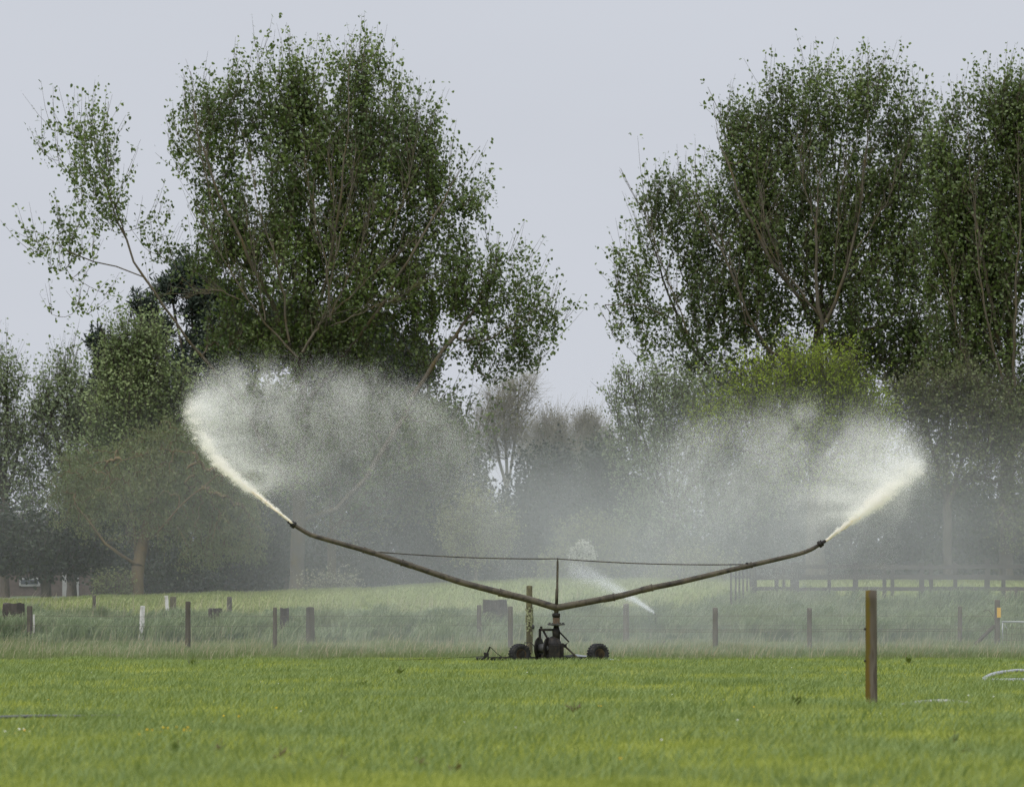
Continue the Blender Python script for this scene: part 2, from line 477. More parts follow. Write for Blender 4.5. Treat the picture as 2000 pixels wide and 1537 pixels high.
WEEDS = [(1555, 1385, 0.10, 0, "dark green dock weed in the grass left of the near post"), (1120, 1390, 0.09, 1, "small brown weed in the middle of the front grass"),
         (345, 1480, 0.075, 0, "green dock weed low at the left front of the paddock"), (430, 1480, 0.08, 1, "brown withered dock weed in the left front grass"),
         (545, 1490, 0.08, 1, "drooping brown weed below the left boom in the front grass"), (665, 1492, 0.08, 0, "yellowish green weed right of the drooping brown weed"),
         (820, 1495, 0.07, 1, "short brown weed near the bottom centre of the grass"), (890, 1515, 0.065, 1, "small round brown weed at the bottom of the grass"),
         (1885, 1475, 0.07, 1, "reddish brown weed at the right front of the paddock"), (1775, 1300, 0.16, 0, "upright dark thistle at the pasture edge right of the near post"),
         (1862, 1448, 0.08, 0, "green dock weed at the right front above the reddish weed"), (375, 1302, 0.14, 0, "dark green weed clump on the pasture edge below the brown fence post"),
         (780, 1318, 0.12, 0, "dark broad leaved weed on the pasture left of the hitch"), (710, 1345, 0.1, 0, "dark grass clump in mid pasture below the winch cable")]
for px, py, s, br, lab in WEEDS:
    d = min(H * F / (py - YH), 81.5); x = (px - 1000) * d / F; z = float(ground_z(x, d))
    root = empty("weed", (x, d, z))
    s *= 1.05; mb = MB()
    for k in range(11):
        az = random.uniform(0, 6.28); L = s * random.uniform(0.7, 1.5); wdt = L * 0.28; e = random.uniform(0.5, 1.35)
        o = np.array((math.cos(az), math.sin(az) * .8, 0)); sd = np.array((-o[1], o[0], 0)); up = np.array((0, 0, 1.0))
        b0 = np.array((x, d, z)); q1 = b0 + (o * math.cos(e) + up * math.sin(e)) * L * .55; q2 = b0 + (o * math.cos(e) * 1.15 + up * math.sin(e) * .85) * L
        mb.add([b0, q1 - sd * wdt, q2, q1 + sd * wdt], [(0, 1, 2), (0, 2, 3)])
    mb.build("leaves", M_brownweed if br else M_weed, root)
    mb = MB(); mb.tube([(x, d, z - .02), (x + .01, d, z + s * 1.3)], [0.004, 0.002], 5); mb.build("stem", M_brownweed, root)
    tag(root, lab, "weed", "weeds in the front paddock")

# ------------------------------------------------------------------ trees
M_bark = surf("poplar_bark", (0.070, 0.060, 0.042), (0.120, 0.102, 0.074), 2.2, 0.95, cc=(0.095, 0.070, 0.028), scale2=5, stretch=(1, 1, 0.35), bump=0.6, dist=0.03)
M_barkorange = surf("lichen_orange_bark", (0.10, 0.074, 0.038), (0.155, 0.11, 0.05), 2.2, 0.95, cc=(0.09, 0.07, 0.04), scale2=5, stretch=(1, 1, .35), bump=.5, dist=.03)
M_barkgrey = surf("grey_bark", (0.07, 0.06, 0.045), (0.12, 0.10, 0.075), 2.5, 0.95, cc=(0.05, 0.045, 0.03), scale2=6, stretch=(1, 1, 0.35), bump=0.5, dist=0.03)
M_barkpale = surf("pale_twig_bark", (0.30, 0.285, 0.235), (0.38, 0.36, 0.30), 3, 0.95, bump=0.3)

def batch_tubes(polys, rads, k):
    """polys (M,n,3), rads (M,n) -> verts, quads"""
    Mn, n, _ = polys.shape
    t = np.empty_like(polys)
    t[:, 1:-1] = polys[:, 2:] - polys[:, :-2]; t[:, 0] = polys[:, 1] - polys[:, 0]; t[:, -1] = polys[:, -1] - polys[:, -2]
    t /= np.linalg.norm(t, axis=-1, keepdims=True) + 1e-9
    a_ = np.cross(t, np.array((0.37, 0.81, 0.2))); a_ /= np.linalg.norm(a_, axis=-1, keepdims=True) + 1e-9
    b_ = np.cross(t, a_)
    th = np.arange(k) * 2 * math.pi / k
    v = polys[:, :, None] + rads[:, :, None, None] * (np.cos(th)[None, None, :, None] * a_[:, :, None] + np.sin(th)[None, None, :, None] * b_[:, :, None])
    i0 = (np.arange(Mn) * n * k)[:, None, None] + (np.arange(n - 1) * k)[None, :, None] + np.arange(k)[None, None, :]
    i1 = (np.arange(Mn) * n * k)[:, None, None] + (np.arange(n - 1) * k)[None, :, None] + ((np.arange(k) + 1) % k)[None, None, :]
    q = np.stack([i0, i1, i1 + k, i0 + k], -1).reshape(-1, 4)
    return v.reshape(-1, 3), q

def leaf_mesh(name, pos, size, mat, parent, rng, aspect=0.85, upbias=0.7, axis=(0.45, 0.0, -0.55), spread=0.8):
    n = len(pos)
    ax = np.array(axis) + rng.normal(0, spread, (n, 3)); ax /= np.linalg.norm(ax, axis=1, keepdims=True)
    nr = np.array((-0.15, -0.45, upbias)) + rng.normal(0, 0.55, (n, 3))
    sd = np.cross(nr, ax); sd /= np.linalg.norm(sd, axis=1, keepdims=True) + 1e-9
    nr = np.cross(ax, sd)
    s = size[:, None]; w = s * aspect * 0.5
    fold = s * 0.12
    v = np.empty((n, 6, 3))
    v[:, 0] = pos                                                   # stalk end
    v[:, 1] = pos + ax * s * 0.22 + sd * w * 0.85 - nr * fold
    v[:, 2] = pos + ax * s * 0.62 + sd * w * 0.72 - nr * fold
    v[:, 3] = pos + ax * s - nr * fold * 0.8
    v[:, 4] = pos + ax * s * 0.62 - sd * w * 0.72 - nr * fold
    v[:, 5] = pos + ax * s * 0.22 - sd * w * 0.85 - nr * fold
    i = np.arange(n)[:, None] * 6
    return np_mesh(name, v.reshape(-1, 3), [i + np.array([[0, 1, 2, 3]]), i + np.array([[0, 3, 4, 5]])], mat, parent)

def tree(name, label, cat, d, limbs, blobs, n_t, leaves, lsize, bark, leafm, seed, group=None, rtrunk=0.3, rmin=0.008,
         sag=-0.12, jitter=0.2, aspect=0.85, depth=0.85, axis=(0.45, 0, -0.55), spread=0.8, twigs=0, base=None, clump=0.0, upbias=0.7, up_pref=0.6, leaf_part="crown", shoot=0.55, ns=2, caps=None, expo=0.5, bare=()):
    """limbs: lists of (px, py, depth offset); the first starts at the ground. blobs: (px, py, rx, ry, weight, depth offset)"""
    rng = np.random.default_rng(seed)
    s = d / F
    nodes, par, strands = [], [], []
    for li, L in enumerate(limbs):
        pts = [P(p[0], p[1], d) + np.array((0, p[2] if len(p) > 2 else 0, 0)) for p in L]
        if li == 0:
            pts[0][2] = float(ground_z(pts[0][0], pts[0][1])) - 0.1
            nodes.append(pts[0]); par.append(-1); idx = [0]
        else:
            arr = np.array(nodes); j = int(np.argmin(np.linalg.norm(arr - pts[0], axis=1)))
            pts[0] = nodes[j]; idx = [j]
        for a_, b_ in zip(pts[:-1], pts[1:]):
            m = max(1, int(np.linalg.norm(b_ - a_) / 0.55))
            for k in range(1, m + 1):
                p = a_ + (b_ - a_) * k / m + (rng.normal(0, 0.035, 3) if k < m else 0)
                nodes.append(p); par.append(idx[-1]); idx.append(len(nodes) - 1)
        strands.append(idx)
    w = np.array([b[2] * b[3] * (b[4] if len(b) > 4 else 1.0) for b in blobs]); w = w / w.sum()
    pick = rng.choice(len(blobs), n_t * 2, p=w)
    u = rng.normal(0, 1, (n_t * 2, 3)); u /= np.linalg.norm(u, axis=1, keepdims=True); u *= rng.uniform(0, 1, (n_t * 2, 1)) ** 0.42
    B = np.array([(b[0], b[1], b[2], b[3], (b[5] if len(b) > 5 else 0.0)) for b in blobs])[pick]
    rd = np.minimum(B[:, 2], B[:, 3] * 1.3) * s * depth
    T = np.stack([(B[:, 0] - 1000 + u[:, 0] * B[:, 2]) * s, d + B[:, 4] + u[:, 1] * rd, H + (YH - B[:, 1] + u[:, 2] * B[:, 3]) * s], -1)
    T[:, 2] -= (shoot or 0) * .8
    if clump:
        q = 0
        r2 = np.random.default_rng(seed + 5)
        for k in range(7):
            f = r2.normal(0, 1, 3) * 1.9; q = q + np.sin(T @ f + r2.uniform(0, 6.28))
        keep = q / 2.6 + rng.normal(0, 0.5, len(T)) > -0.9 + clump
        T = T[keep]
    T = T[:n_t]; n_t = len(T)
    arr0 = np.array(nodes)
    dist0 = np.array([np.min(np.linalg.norm(arr0 - t, axis=1)) for t in T])
    T = T[np.argsort(dist0)]
    N = np.empty((len(nodes) + n_t * 4, 3)); N[:len(nodes)] = arr0; cnt = len(nodes)
    tips = []
    polys = np.empty((n_t, 5, 3)); pidx = np.empty((n_t, 5), int)
    lo = 3 if len(nodes) > 10 else 0
    for ti, p in enumerate(T):
        v = p - N[lo:cnt]; dl = np.linalg.norm(v, axis=1) + 1e-6
        cost = dl * (1 + up_pref * (1 - v[:, 2] / dl))
        j = int(np.argmin(cost)) + lo
        q = N[j]; L = np.linalg.norm(p - q)
        side = rng.normal(0, 0.05, 3) * L
        polys[ti, 0] = q; pidx[ti, 0] = j; prev = j
        for k, t in enumerate((0.28, 0.55, 0.8, 1.0)):
            c = q + (p - q) * t + np.array((0, 0, sag * L)) * 4 * t * (1 - t) + side * math.sin(math.pi * t)
            N[cnt] = c; par.append(prev); polys[ti, k + 1] = c; pidx[ti, k + 1] = cnt; prev = cnt; cnt += 1
        tips.append(prev)
    count = np.zeros(cnt); count[tips] = 1
    for i in range(cnt - 1, 0, -1): count[par[i]] += count[i]
    R = np.maximum(rmin, rtrunk * (np.maximum(count, 0.5) / max(1, count[0])) ** expo)
    root = empty(name, tuple(N[0] + np.array((0, 0, 0.1))))
    V, Q, n0 = [], [], 0
    for si, idx in enumerate(strands):
        if caps and si in caps: R[idx[1:]] = np.minimum(R[idx[1:]], np.linspace(caps[si], caps[si] * .4, len(idx) - 1))
        pl = N[idx][None]; rr = R[idx][None].copy()
        if idx[0] != 0: rr[0, 0] = rr[0, 1]
        else: rr[0, 0] *= 1.25
        v, q = batch_tubes(pl, rr, 8); V.append(v); Q.append(q + n0); n0 += len(v)
    rr = R[pidx]; rr[:, 0] = np.minimum(rr[:, 0], rr[:, 1] * 1.15); rr[:, -1] *= 0.6
    v, q = batch_tubes(polys, rr, 4); V.append(v); Q.append(q + n0); n0 += len(v)
    if twigs:
        k = twigs; base_i = np.repeat(np.arange(n_t), k)
        st = polys[base_i, rng.integers(2, 5, len(base_i))]
        dv = (polys[base_i, 4] - polys[base_i, 1]); dv /= np.linalg.norm(dv, axis=1, keepdims=True) + 1e-9
        e = st + (dv + rng.normal(0, 0.45, st.shape) + np.array((0, 0, 0.35))) * rng.uniform(0.25, 0.7, (len(st), 1))
        tw = np.stack([st, (st + e) / 2 + rng.normal(0, 0.03, st.shape), e], 1)
        rt = np.tile(np.array([rmin, rmin * .8, rmin * .5]), (len(st), 1))
        v, q = batch_tubes(tw, rt, 3); V.append(v); Q.append(q + n0); n0 += len(v)
    for L in bare:                                                   # leafless limbs in front of the foliage
        pts = np.array([P(p[0], p[1], d) + np.array((0, p[2], 0)) for p in L]); m_ = 14
        tt = np.linspace(0, len(pts) - 1, m_); c = np.stack([np.interp(tt, np.arange(len(pts)), pts[:, k]) for k in range(3)], -1)
        c[1:-1] = .25 * c[:-2] + .5 * c[1:-1] + .25 * c[2:]; c[1:-1] += rng.normal(0, .03, (m_ - 2, 3))
        r0 = L[0][3] if len(L[0]) > 3 else .028
        v, q = batch_tubes(c[None], np.linspace(r0, .008, m_)[None], 6); V.append(v); Q.append(q + n0); n0 += len(v)
        for k in range(3, m_ - 1):
            dv = c[k + 1] - c[k]; dv /= np.linalg.norm(dv)
            for _ in range(2):
                e = c[k] + (dv + rng.normal(0, .4, 3) * np.array((1, .4, .6)) + np.array((0, 0, .3))) * rng.uniform(.4, 1.2)
                v, q = batch_tubes(np.stack([c[k], (c[k] + e) / 2 + rng.normal(0, .03, 3), e])[None], np.array([[.012, .009, .005]]), 4); V.append(v); Q.append(q + n0); n0 += len(v)
    if leaves:
        nb = leaves if not shoot else max(1, int(leaves * .3)); m = n_t * nb
        bi = np.repeat(np.arange(n_t), nb); t = rng.uniform(1.2, 4.0, m); k = np.minimum(t.astype(int), 3); f = (t - k)[:, None]
        pos = polys[bi, k] * (1 - f) + polys[bi, k + 1] * f + rng.normal(0, jitter * .8, (m, 3)) * np.array((1, 1, 0.9))
        if shoot:
            bi = np.repeat(np.arange(n_t), ns); st = polys[bi, rng.integers(2, 5, len(bi))]
            ov_ = (polys[bi, 4] - polys[bi, 0]); ov_ /= np.linalg.norm(ov_, axis=1, keepdims=True) + 1e-9
            dr = ov_ * .45 + np.array((0.08, 0, .8)) + rng.normal(0, .22, st.shape); dr /= np.linalg.norm(dr, axis=1, keepdims=True)
            Ls = rng.uniform(.5, 1.6, (len(st), 1)) * shoot
            sh = np.stack([st, st + dr * Ls * .5 + rng.normal(0, .03, st.shape), st + dr * Ls + np.array((0, 0, .12)) * Ls], 1)
            v, q = batch_tubes(sh, np.tile(np.array([rmin, rmin * .75, rmin * .4]), (len(st), 1)), 3); V.append(v); Q.append(q + n0); n0 += len(v)
            nl = max(1, int(round(leaves * .7 / ns))); b2 = np.repeat(np.arange(len(st)), nl); t = (rng.integers(1, 6, len(b2)) * .41 + rng.normal(0, .03, len(b2))).clip(.1, 2.08); k = np.minimum(t.astype(int), 1); f = (t - k)[:, None]
            tuft = rng.normal(0, jitter * .55, (len(st) * 6, 3))[b2 * 6 + (t * 2.44).astype(int) % 6]
            pos = np.concatenate([pos, sh[b2, k] * (1 - f) + sh[b2, k + 1] * f + tuft + rng.normal(0, .045, (len(b2), 3))])
        m = len(pos)
        leaf_mesh(leaf_part, pos, lsize * rng.uniform(0.7, 1.3, m), leafm, root, rng, aspect, upbias, axis, spread)
    np_mesh("trunk", np.concatenate(V), [np.concatenate(Q)], bark, root, smooth=True)
    tag(root, label, cat, group)
    return root

def auto_limbs(px, d, blobs, y_fork, lean=0.0):
    z = float(ground_z((px - 1000) * d / F, d)); yb = YH - (z - H) * F / d
    L = [[(px, yb), (px + lean * 0.5, (yb + y_fork) / 2), (px + lean, y_fork)]]
    for b in blobs:
        L.append([(px + lean, y_fork), ((px + lean) * .45 + b[0] * .55, y_fork * .5 + b[1] * .5, (b[5] if len(b) > 5 else 0) * .5), (b[0], b[1] - b[3] * 0.35, (b[5] if len(b) > 5 else 0))])
    return L

ML_pop = leaf_mat("poplar_leaf", (0.068, 0.114, 0.022), (0.195, 0.258, 0.060), (0.062, 0.098, 0.022), transl=0.38, rough=0.42, spec=0.5)
ML_pop2 = leaf_mat("poplar_leaf_deep", (0.066, 0.110, 0.023), (0.185, 0.244, 0.060), (0.066, 0.096, 0.024), transl=0.38, rough=0.42, spec=0.5)
ML_pale = leaf_mat("silvery_poplar_leaf", (0.18, 0.235, 0.11), (0.30, 0.355, 0.19), (0.17, 0.21, 0.10), transl=0.4)
ML_willow = leaf_mat("willow_leaf", (0.115, 0.145, 0.052), (0.21, 0.23, 0.09), (0.10, 0.125, 0.05), transl=0.35)
ML_lime = leaf_mat("fresh_yellow_green_leaf", (0.19, 0.28, 0.02), (0.34, 0.41, 0.036), (0.155, 0.215, 0.02), transl=0.42, spec=0.3)
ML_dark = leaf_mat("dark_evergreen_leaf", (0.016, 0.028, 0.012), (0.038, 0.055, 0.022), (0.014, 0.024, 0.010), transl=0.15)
ML_pine = leaf_mat("pine_needle", (0.018, 0.032, 0.020), (0.042, 0.060, 0.036), transl=0.15)
ML_olive = leaf_mat("olive_green_leaf", (0.155, 0.18, 0.06), (0.27, 0.28, 0.11), (0.13, 0.145, 0.05), transl=0.3)
ML_brown = leaf_mat("budding_russet_leaf", (0.18, 0.18, 0.105), (0.28, 0.275, 0.17), (0.19, 0.19, 0.11), transl=0.35)
ML_white = leaf_mat("white_blossom", (0.36, 0.37, 0.27), (0.60, 0.60, 0.52), transl=0.25)

# the broad poplar on the left
tree("poplar_tree", "broad tall poplar behind the left spray, one long bare limb leaning out to the left", "tree", 134,
     [[(580, 1160), (582, 1060), (585, 980), (588, 860), (590, 760), (596, 650), (603, 500, 0.6), (612, 300, 1.0), (620, 110, 1.0)],
      [(588, 760), (545, 620, -1), (490, 510, -1.6), (430, 380, -1.8), (388, 250, -1.6), (378, 150, -1.2)],
      [(590, 730), (572, 560, 1.2), (552, 400, 1.6), (530, 200, 1.4), (515, 80, 1.2)],
      [(596, 680), (640, 560, -1.4), (668, 420, -2.2), (686, 250, -2.2), (690, 90, -1.6)],
      [(592, 720), (690, 560, 1), (760, 420, 1.5), (800, 280, 1.2), (820, 170, 1)],
      [(590, 780), (720, 640, -1.2), (800, 520, -1.8), (850, 430, -1.5), (900, 340, -1), (938, 290, -.6)],
      [(584, 1015), (660, 995, -.5), (720, 935, -1), (770, 850, -1.2), (805, 780, -1.2), (850, 712, -1), (905, 635, -.6), (960, 540, 0), (1010, 450, .3)],
      [(850, 712, -1), (940, 672, -1.6), (1020, 630, -1.8), (1085, 585, -1.8)],
      [(585, 975), (480, 805, -1), (400, 700, -1.6), (330, 608, -2), (272, 522, -2), (238, 440, -1.8), (205, 340, -1.4), (180, 230, -1)],
      [(284, 546, -2), (240, 532, -2.2), (198, 524, -2.4), (150, 505, -2.4), (100, 470, -2.2), (60, 458, -2)],
      [(252, 480, -1.9), (232, 400, -2.6), (225, 300, -2.8), (228, 220, -2.8)],
      [(560, 650, -.8), (500, 590, -2.2), (440, 470, -2.6), (400, 420, -2.4)],
      [(640, 560, -1.4), (720, 500, -2.8), (780, 420, -2.8)]],
     [(515, 160, 85, 110), (690, 165, 105, 110), (605, 190, 60, 110, .7), (590, 340, 150, 190), (400, 250, 75, 130), (720, 330, 140, 190), (800, 290, 85, 130), (880, 390, 70, 110, .8),
      (455, 430, 105, 140), (620, 530, 190, 130), (790, 520, 130, 120), (540, 630, 170, 70), (720, 650, 180, 80), (900, 560, 85, 110, .7), (1000, 540, 68, 100, .8), (990, 650, 85, 60, .8), (1065, 590, 38, 42, .7),
      (165, 255, 68, 78, .42, -1), (95, 260, 30, 34, .3, -1), (215, 320, 45, 110, .4, -2.6), (190, 400, 75, 85, .34, -1.8), (300, 420, 75, 65, .28), (100, 470, 62, 48, .55, -2.2), (150, 550, 95, 40, .3, -2.2), (330, 500, 70, 60, .2),
      (600, 760, 230, 80, .8), (800, 800, 170, 100, .55), (470, 850, 150, 110, .4), (620, 900, 160, 80, .35)],
     2500, 34, 0.125, M_bark, ML_pop, 11, rtrunk=0.27, rmin=0.009, clump=0.3,
     bare=[[(655, 640, -3.2, .045), (645, 520, -3.6), (620, 420, -3.7), (605, 330, -3.6)], [(650, 590, -3.3), (668, 500, -3.6), (660, 400, -3.8), (648, 310, -3.6)], [(664, 520, -3.6), (690, 420, -3.8), (703, 320, -3.6)],
           [(655, 630, -3.3), (705, 520, -3.6), (740, 420, -3.7)], [(660, 625, -3.2), (730, 560, -3.4), (810, 490, -3.4)], [(655, 650, -3.1), (740, 615, -3.3), (825, 575, -3.2)],
           [(590, 710, -2.8, .05), (505, 615, -3.4), (455, 530, -3.5), (410, 450, -3.4)], [(530, 640, -3.3), (515, 550, -3.5), (495, 450, -3.5)], [(575, 680, -3.0, .045), (560, 560, -3.4), (520, 430, -3.6), (500, 320, -3.5)],
           [(600, 700, -3.0, .06), (640, 640, -3.2), (655, 630, -3.2)], [(430, 430, -3.2), (410, 330, -3.3), (395, 240, -3.2)], [(480, 600, -3.2), (430, 580, -3.4), (380, 600, -3.4)], [(770, 470, -3), (800, 390, -3.2), (815, 300, -3.1)]], shoot=1.0, ns=3, jitter=.19, expo=.54)

# the poplar on the right
tree("poplar_tree", "tall spreading poplar right of centre, trunk forking into several bare leaders", "tree", 138,
     [[(1600, 1160), (1600, 1000), (1598, 850), (1597, 720), (1600, 640)],
      [(1600, 640), (1582, 560, .6), (1580, 450, 1), (1584, 300, 1), (1590, 140, 1)],
      [(1600, 640), (1638, 560, -.6), (1668, 430, -1), (1690, 280, -1), (1690, 130, -1)],
      [(1599, 660), (1560, 590, -1), (1500, 520, -1.6), (1450, 420, -1.6), (1400, 290, -1.4), (1390, 210, -1.2)],
      [(1600, 630), (1612, 500, .2), (1636, 350, .3), (1655, 180, .3)],
      [(1598, 740), (1500, 690, -1), (1455, 620, -1.4), (1420, 530, -1.4), (1370, 430, -1.2), (1335, 370, -1)],
      [(1597, 790), (1420, 760, .5), (1340, 660, .6), (1295, 540, .6), (1250, 400, .4)],
      [(1400, 745, .5), (1320, 630, -.6), (1250, 600, -1), (1180, 600, -1)],
      [(1620, 600), (1720, 490, 1), (1770, 360, 1.2), (1800, 220, 1.2)],
      [(1599, 700), (1720, 640, -1), (1800, 560, -1.4), (1830, 470, -1.4)],
      [(1590, 560, .5), (1530, 420, 1.6), (1500, 300, 1.8), (1480, 200, 1.6)]],
     [(1605, 200, 85, 100), (1690, 195, 85, 95), (1520, 220, 50, 100, .6), (1470, 310, 85, 120), (1440, 215, 38, 65, .6), (1570, 400, 150, 150), (1730, 380, 100, 160), (1350, 400, 85, 95, .8), (1270, 380, 48, 70, .55),
      (1440, 520, 120, 120, .9), (1255, 500, 55, 95, .4), (1220, 590, 55, 36, .34), (1320, 620, 95, 80, .5), (1700, 560, 140, 130), (1540, 560, 100, 80, .4), (1640, 700, 150, 70, .8), (1780, 250, 55, 95, .8), (1800, 680, 90, 110, .9),
      (1380, 720, 110, 60, .5), (1480, 640, 90, 55, .6), (1500, 720, 90, 50, .6), (1550, 820, 160, 90, .4), (1820, 820, 100, 80, .4)],
     2150, 34, 0.125, M_bark, ML_pop2, 23, rtrunk=0.27, rmin=0.009, clump=0.34,
     bare=[[(1597, 650, -2.2, .09), (1582, 560, -2.5, ), (1583, 450, -2.7), (1590, 340, -2.7)], [(1602, 640, -2.2, .08), (1640, 550, -2.5), (1665, 430, -2.8), (1680, 320, -2.8)], [(1600, 640, -2.2, .06), (1560, 590, -2.5), (1500, 520, -2.8), (1450, 420, -2.9)],
           [(1530, 560, -2.6), (1490, 470, -2.9), (1470, 370, -2.9)], [(1450, 640, -2.2), (1425, 540, -2.6), (1380, 440, -2.6)], [(1340, 660, -1.6), (1290, 530, -2), (1250, 420, -2)], [(1660, 500, -2.7), (1720, 410, -2.9), (1750, 320, -2.9)],
           [(1585, 480, -2.7), (1560, 380, -2.9), (1545, 280, -2.9)], [(1615, 560, -2.5), (1625, 440, -2.8), (1640, 330, -2.8)]], shoot=1.0, ns=3, jitter=.19, expo=.54)

# the poplar cut by the right edge
tree("poplar_tree", "tall dense poplar cut by the right edge of the picture", "tree", 134,
     [[(1965, 1160), (1968, 1000), (1970, 850), (1972, 600), (1975, 350), (1962, 140)],
      [(1970, 760), (1910, 500, -1), (1885, 330, -1.2), (1882, 200, -1.2)],
      [(1971, 650), (2030, 420, .5), (2040, 160, .5)],
      [(1970, 850), (1880, 690, .8), (1850, 520, 1), (1846, 380, 1)],
      [(1970, 900), (2080, 700, -.5), (2120, 450, -.5), (2120, 250, -.5)]],
     [(1950, 210, 70, 95), (1880, 290, 62, 130), (1832, 330, 40, 110, .9), (1835, 450, 50, 110), (1845, 560, 55, 90, .8), (2010, 280, 90, 170), (1890, 460, 75, 140), (1970, 500, 90, 200), (2090, 480, 110, 260), (1880, 650, 75, 120, .8), (1970, 740, 90, 110, .8), (1920, 850, 90, 60, .4), (2080, 780, 100, 120, .8)],
     1900, 34, 0.125, M_bark, ML_pop2, 31, rtrunk=0.25, rmin=0.009, clump=0.24,
     bare=[[(1960, 800, -2, .05), (1910, 640, -2.4), (1890, 480, -2.5), (1885, 340, -2.5)], [(1968, 760, -2, .06), (1965, 600, -2.5), (1975, 430, -2.6), (1965, 280, -2.5)], [(1890, 760, -2), (1850, 640, -2.3), (1840, 500, -2.3)]], shoot=1.0, ns=3, jitter=.19, expo=.54)

# twiggy half bare tree low on the right
tree("tree", "thin twiggy green tree with sky gaps, below the poplar at the right edge", "tree", 131,
     auto_limbs(1850, 131, [(1790, 760, 60, 70), (1850, 740, 60, 90), (1910, 790, 70, 80), (1970, 830, 60, 60)], 980),
     [(1790, 770, 75, 80), (1860, 760, 80, 100), (1930, 800, 80, 90), (1860, 880, 110, 60, .7), (1970, 880, 80, 80, .9), (1990, 980, 80, 80, .8)],
     900, 14, 0.095, M_barkgrey, ML_willow, 37, rtrunk=0.16, rmin=0.007, twigs=2, jitter=0.2, clump=.3)

# fresh yellow green tree
tree("tree", "bright yellow green tree in fresh leaf in front of the right poplar", "tree", 128,
     auto_limbs(1585, 128, [(1480, 740, 70, 60), (1560, 700, 60, 60), (1620, 720, 60, 50), (1690, 770, 60, 60), (1530, 820, 60, 60)], 960),
     [(1485, 730, 70, 65), (1575, 705, 70, 55), (1640, 725, 50, 55), (1560, 790, 150, 80), (1690, 800, 55, 70), (1420, 800, 70, 60, .6), (1600, 880, 150, 70, .7)],
     1300, 22, 0.085, M_barkgrey, ML_lime, 41, rtrunk=0.17, jitter=0.2, aspect=0.6, sag=-0.1, axis=(.2, 0, .3), spread=0.9, clump=.3, shoot=.9)

# grey green tree left of it
tree("tree", "soft grey green tree in the mist at the left foot of the right poplar", "tree", 130,
     auto_limbs(1310, 130, [(1230, 770, 40, 60), (1290, 760, 60, 60), (1370, 790, 60, 60), (1250, 880, 60, 60), (1400, 880, 60, 60)], 1000),
     [(1225, 770, 40, 75), (1290, 770, 60, 80), (1370, 770, 70, 75), (1260, 880, 85, 90), (1380, 890, 110, 100), (1460, 930, 90, 90), (1300, 980, 110, 60, .6)],
     1200, 20, 0.09, M_barkgrey, ML_pale, 43, rtrunk=0.16, aspect=0.7)

# pale poplars at the far left, behind
tree("poplar_tree", "pale poplar cut by the left edge of the picture", "tree", 152, auto_limbs(10, 152, [(15, 720, 20, 60), (-30, 760, 30, 60), (50, 820, 40, 60), (0, 900, 50, 60)], 980),
     [(12, 720, 24, 90), (-25, 740, 40, 100), (45, 800, 30, 70, .7), (10, 860, 60, 80), (-60, 850, 60, 110), (40, 960, 50, 60, .5)],
     650, 13, 0.12, M_barkgrey, ML_pale, 47, group="pale poplars at the left", rtrunk=0.2, clump=.4, shoot=1.0)
tree("poplar_tree", "slim pale poplar with a thin pointed tip, second from the left edge", "tree", 152, auto_limbs(140, 152, [(128, 700, 15, 40), (90, 780, 40, 60), (160, 780, 40, 60), (110, 860, 50, 50)], 960),
     [(128, 700, 20, 48, .7), (88, 760, 28, 60, .8), (150, 770, 50, 60), (120, 850, 60, 80), (170, 900, 60, 100), (100, 930, 60, 60, .6)],
     700, 13, 0.12, M_barkgrey, ML_pale, 53, group="pale poplars at the left", rtrunk=0.2, clump=.4, shoot=1.0)
tree("poplar_tree", "light green bushy poplar below the long leaning limb", "tree", 146, auto_limbs(255, 146, [(250, 630, 30, 40), (215, 690, 40, 60), (290, 680, 40, 60), (330, 760, 40, 60), (230, 850, 60, 60)], 950),
     [(258, 640, 40, 48, .9), (215, 690, 32, 70), (290, 690, 50, 80), (260, 790, 90, 110), (350, 780, 60, 90, .8), (220, 920, 110, 90), (340, 920, 80, 90)],
     1300, 18, 0.115, M_barkgrey, leaf_mat("light_poplar_leaf", (0.16, 0.22, 0.075), (0.29, 0.345, 0.14), (0.14, 0.19, 0.07), transl=.3), 59, group="pale poplars at the left", rtrunk=0.22, clump=.35, shoot=1.0)

# pines behind the left poplar
for i, (px, top, bl, lab) in enumerate(((400, 500, [(370, 535, 48, 40), (330, 560, 25, 25), (420, 590, 70, 50), (480, 660, 110, 50), (400, 700, 90, 60), (560, 640, 70, 70)], "dark blue green pine behind the left poplar"),
                                   (235, 630, [(190, 660, 16, 18), (215, 690, 28, 24), (230, 740, 45, 40), (285, 590, 20, 18), (300, 640, 30, 30)], "small dark pine tip behind the light green poplar"),
                                   (720, 620, [(700, 640, 70, 60), (660, 700, 110, 60), (780, 700, 80, 60), (720, 780, 120, 60)], "dark pine hidden behind the middle of the left poplar"))):
    tree("pine_tree", lab, "tree", 158 + 2 * i, auto_limbs(px, 158 + 2 * i, bl, 880), bl + [(px, 800, 90, 80)], 800, 46, 0.26, M_barkgrey, ML_pine, 61 + i,
         group="pines behind the left poplar", rtrunk=0.25, aspect=0.3, jitter=0.22, shoot=.4, spread=1.0, axis=(0, 0, 0.4), up_pref=0.3)

# second, thinner poplar stem beside the broad one
bl = [(640, 850, 90, 80), (720, 880, 100, 90), (800, 930, 90, 80), (860, 870, 70, 90), (690, 980, 90, 60, .5)]
tree("tree", "slender pale trunk standing right beside the thick left poplar trunk", "tree", 137, auto_limbs(648, 137, bl, 1040), bl, 800, 19, 0.11, M_barkorange, ML_willow, 71, rtrunk=0.17, clump=.1)

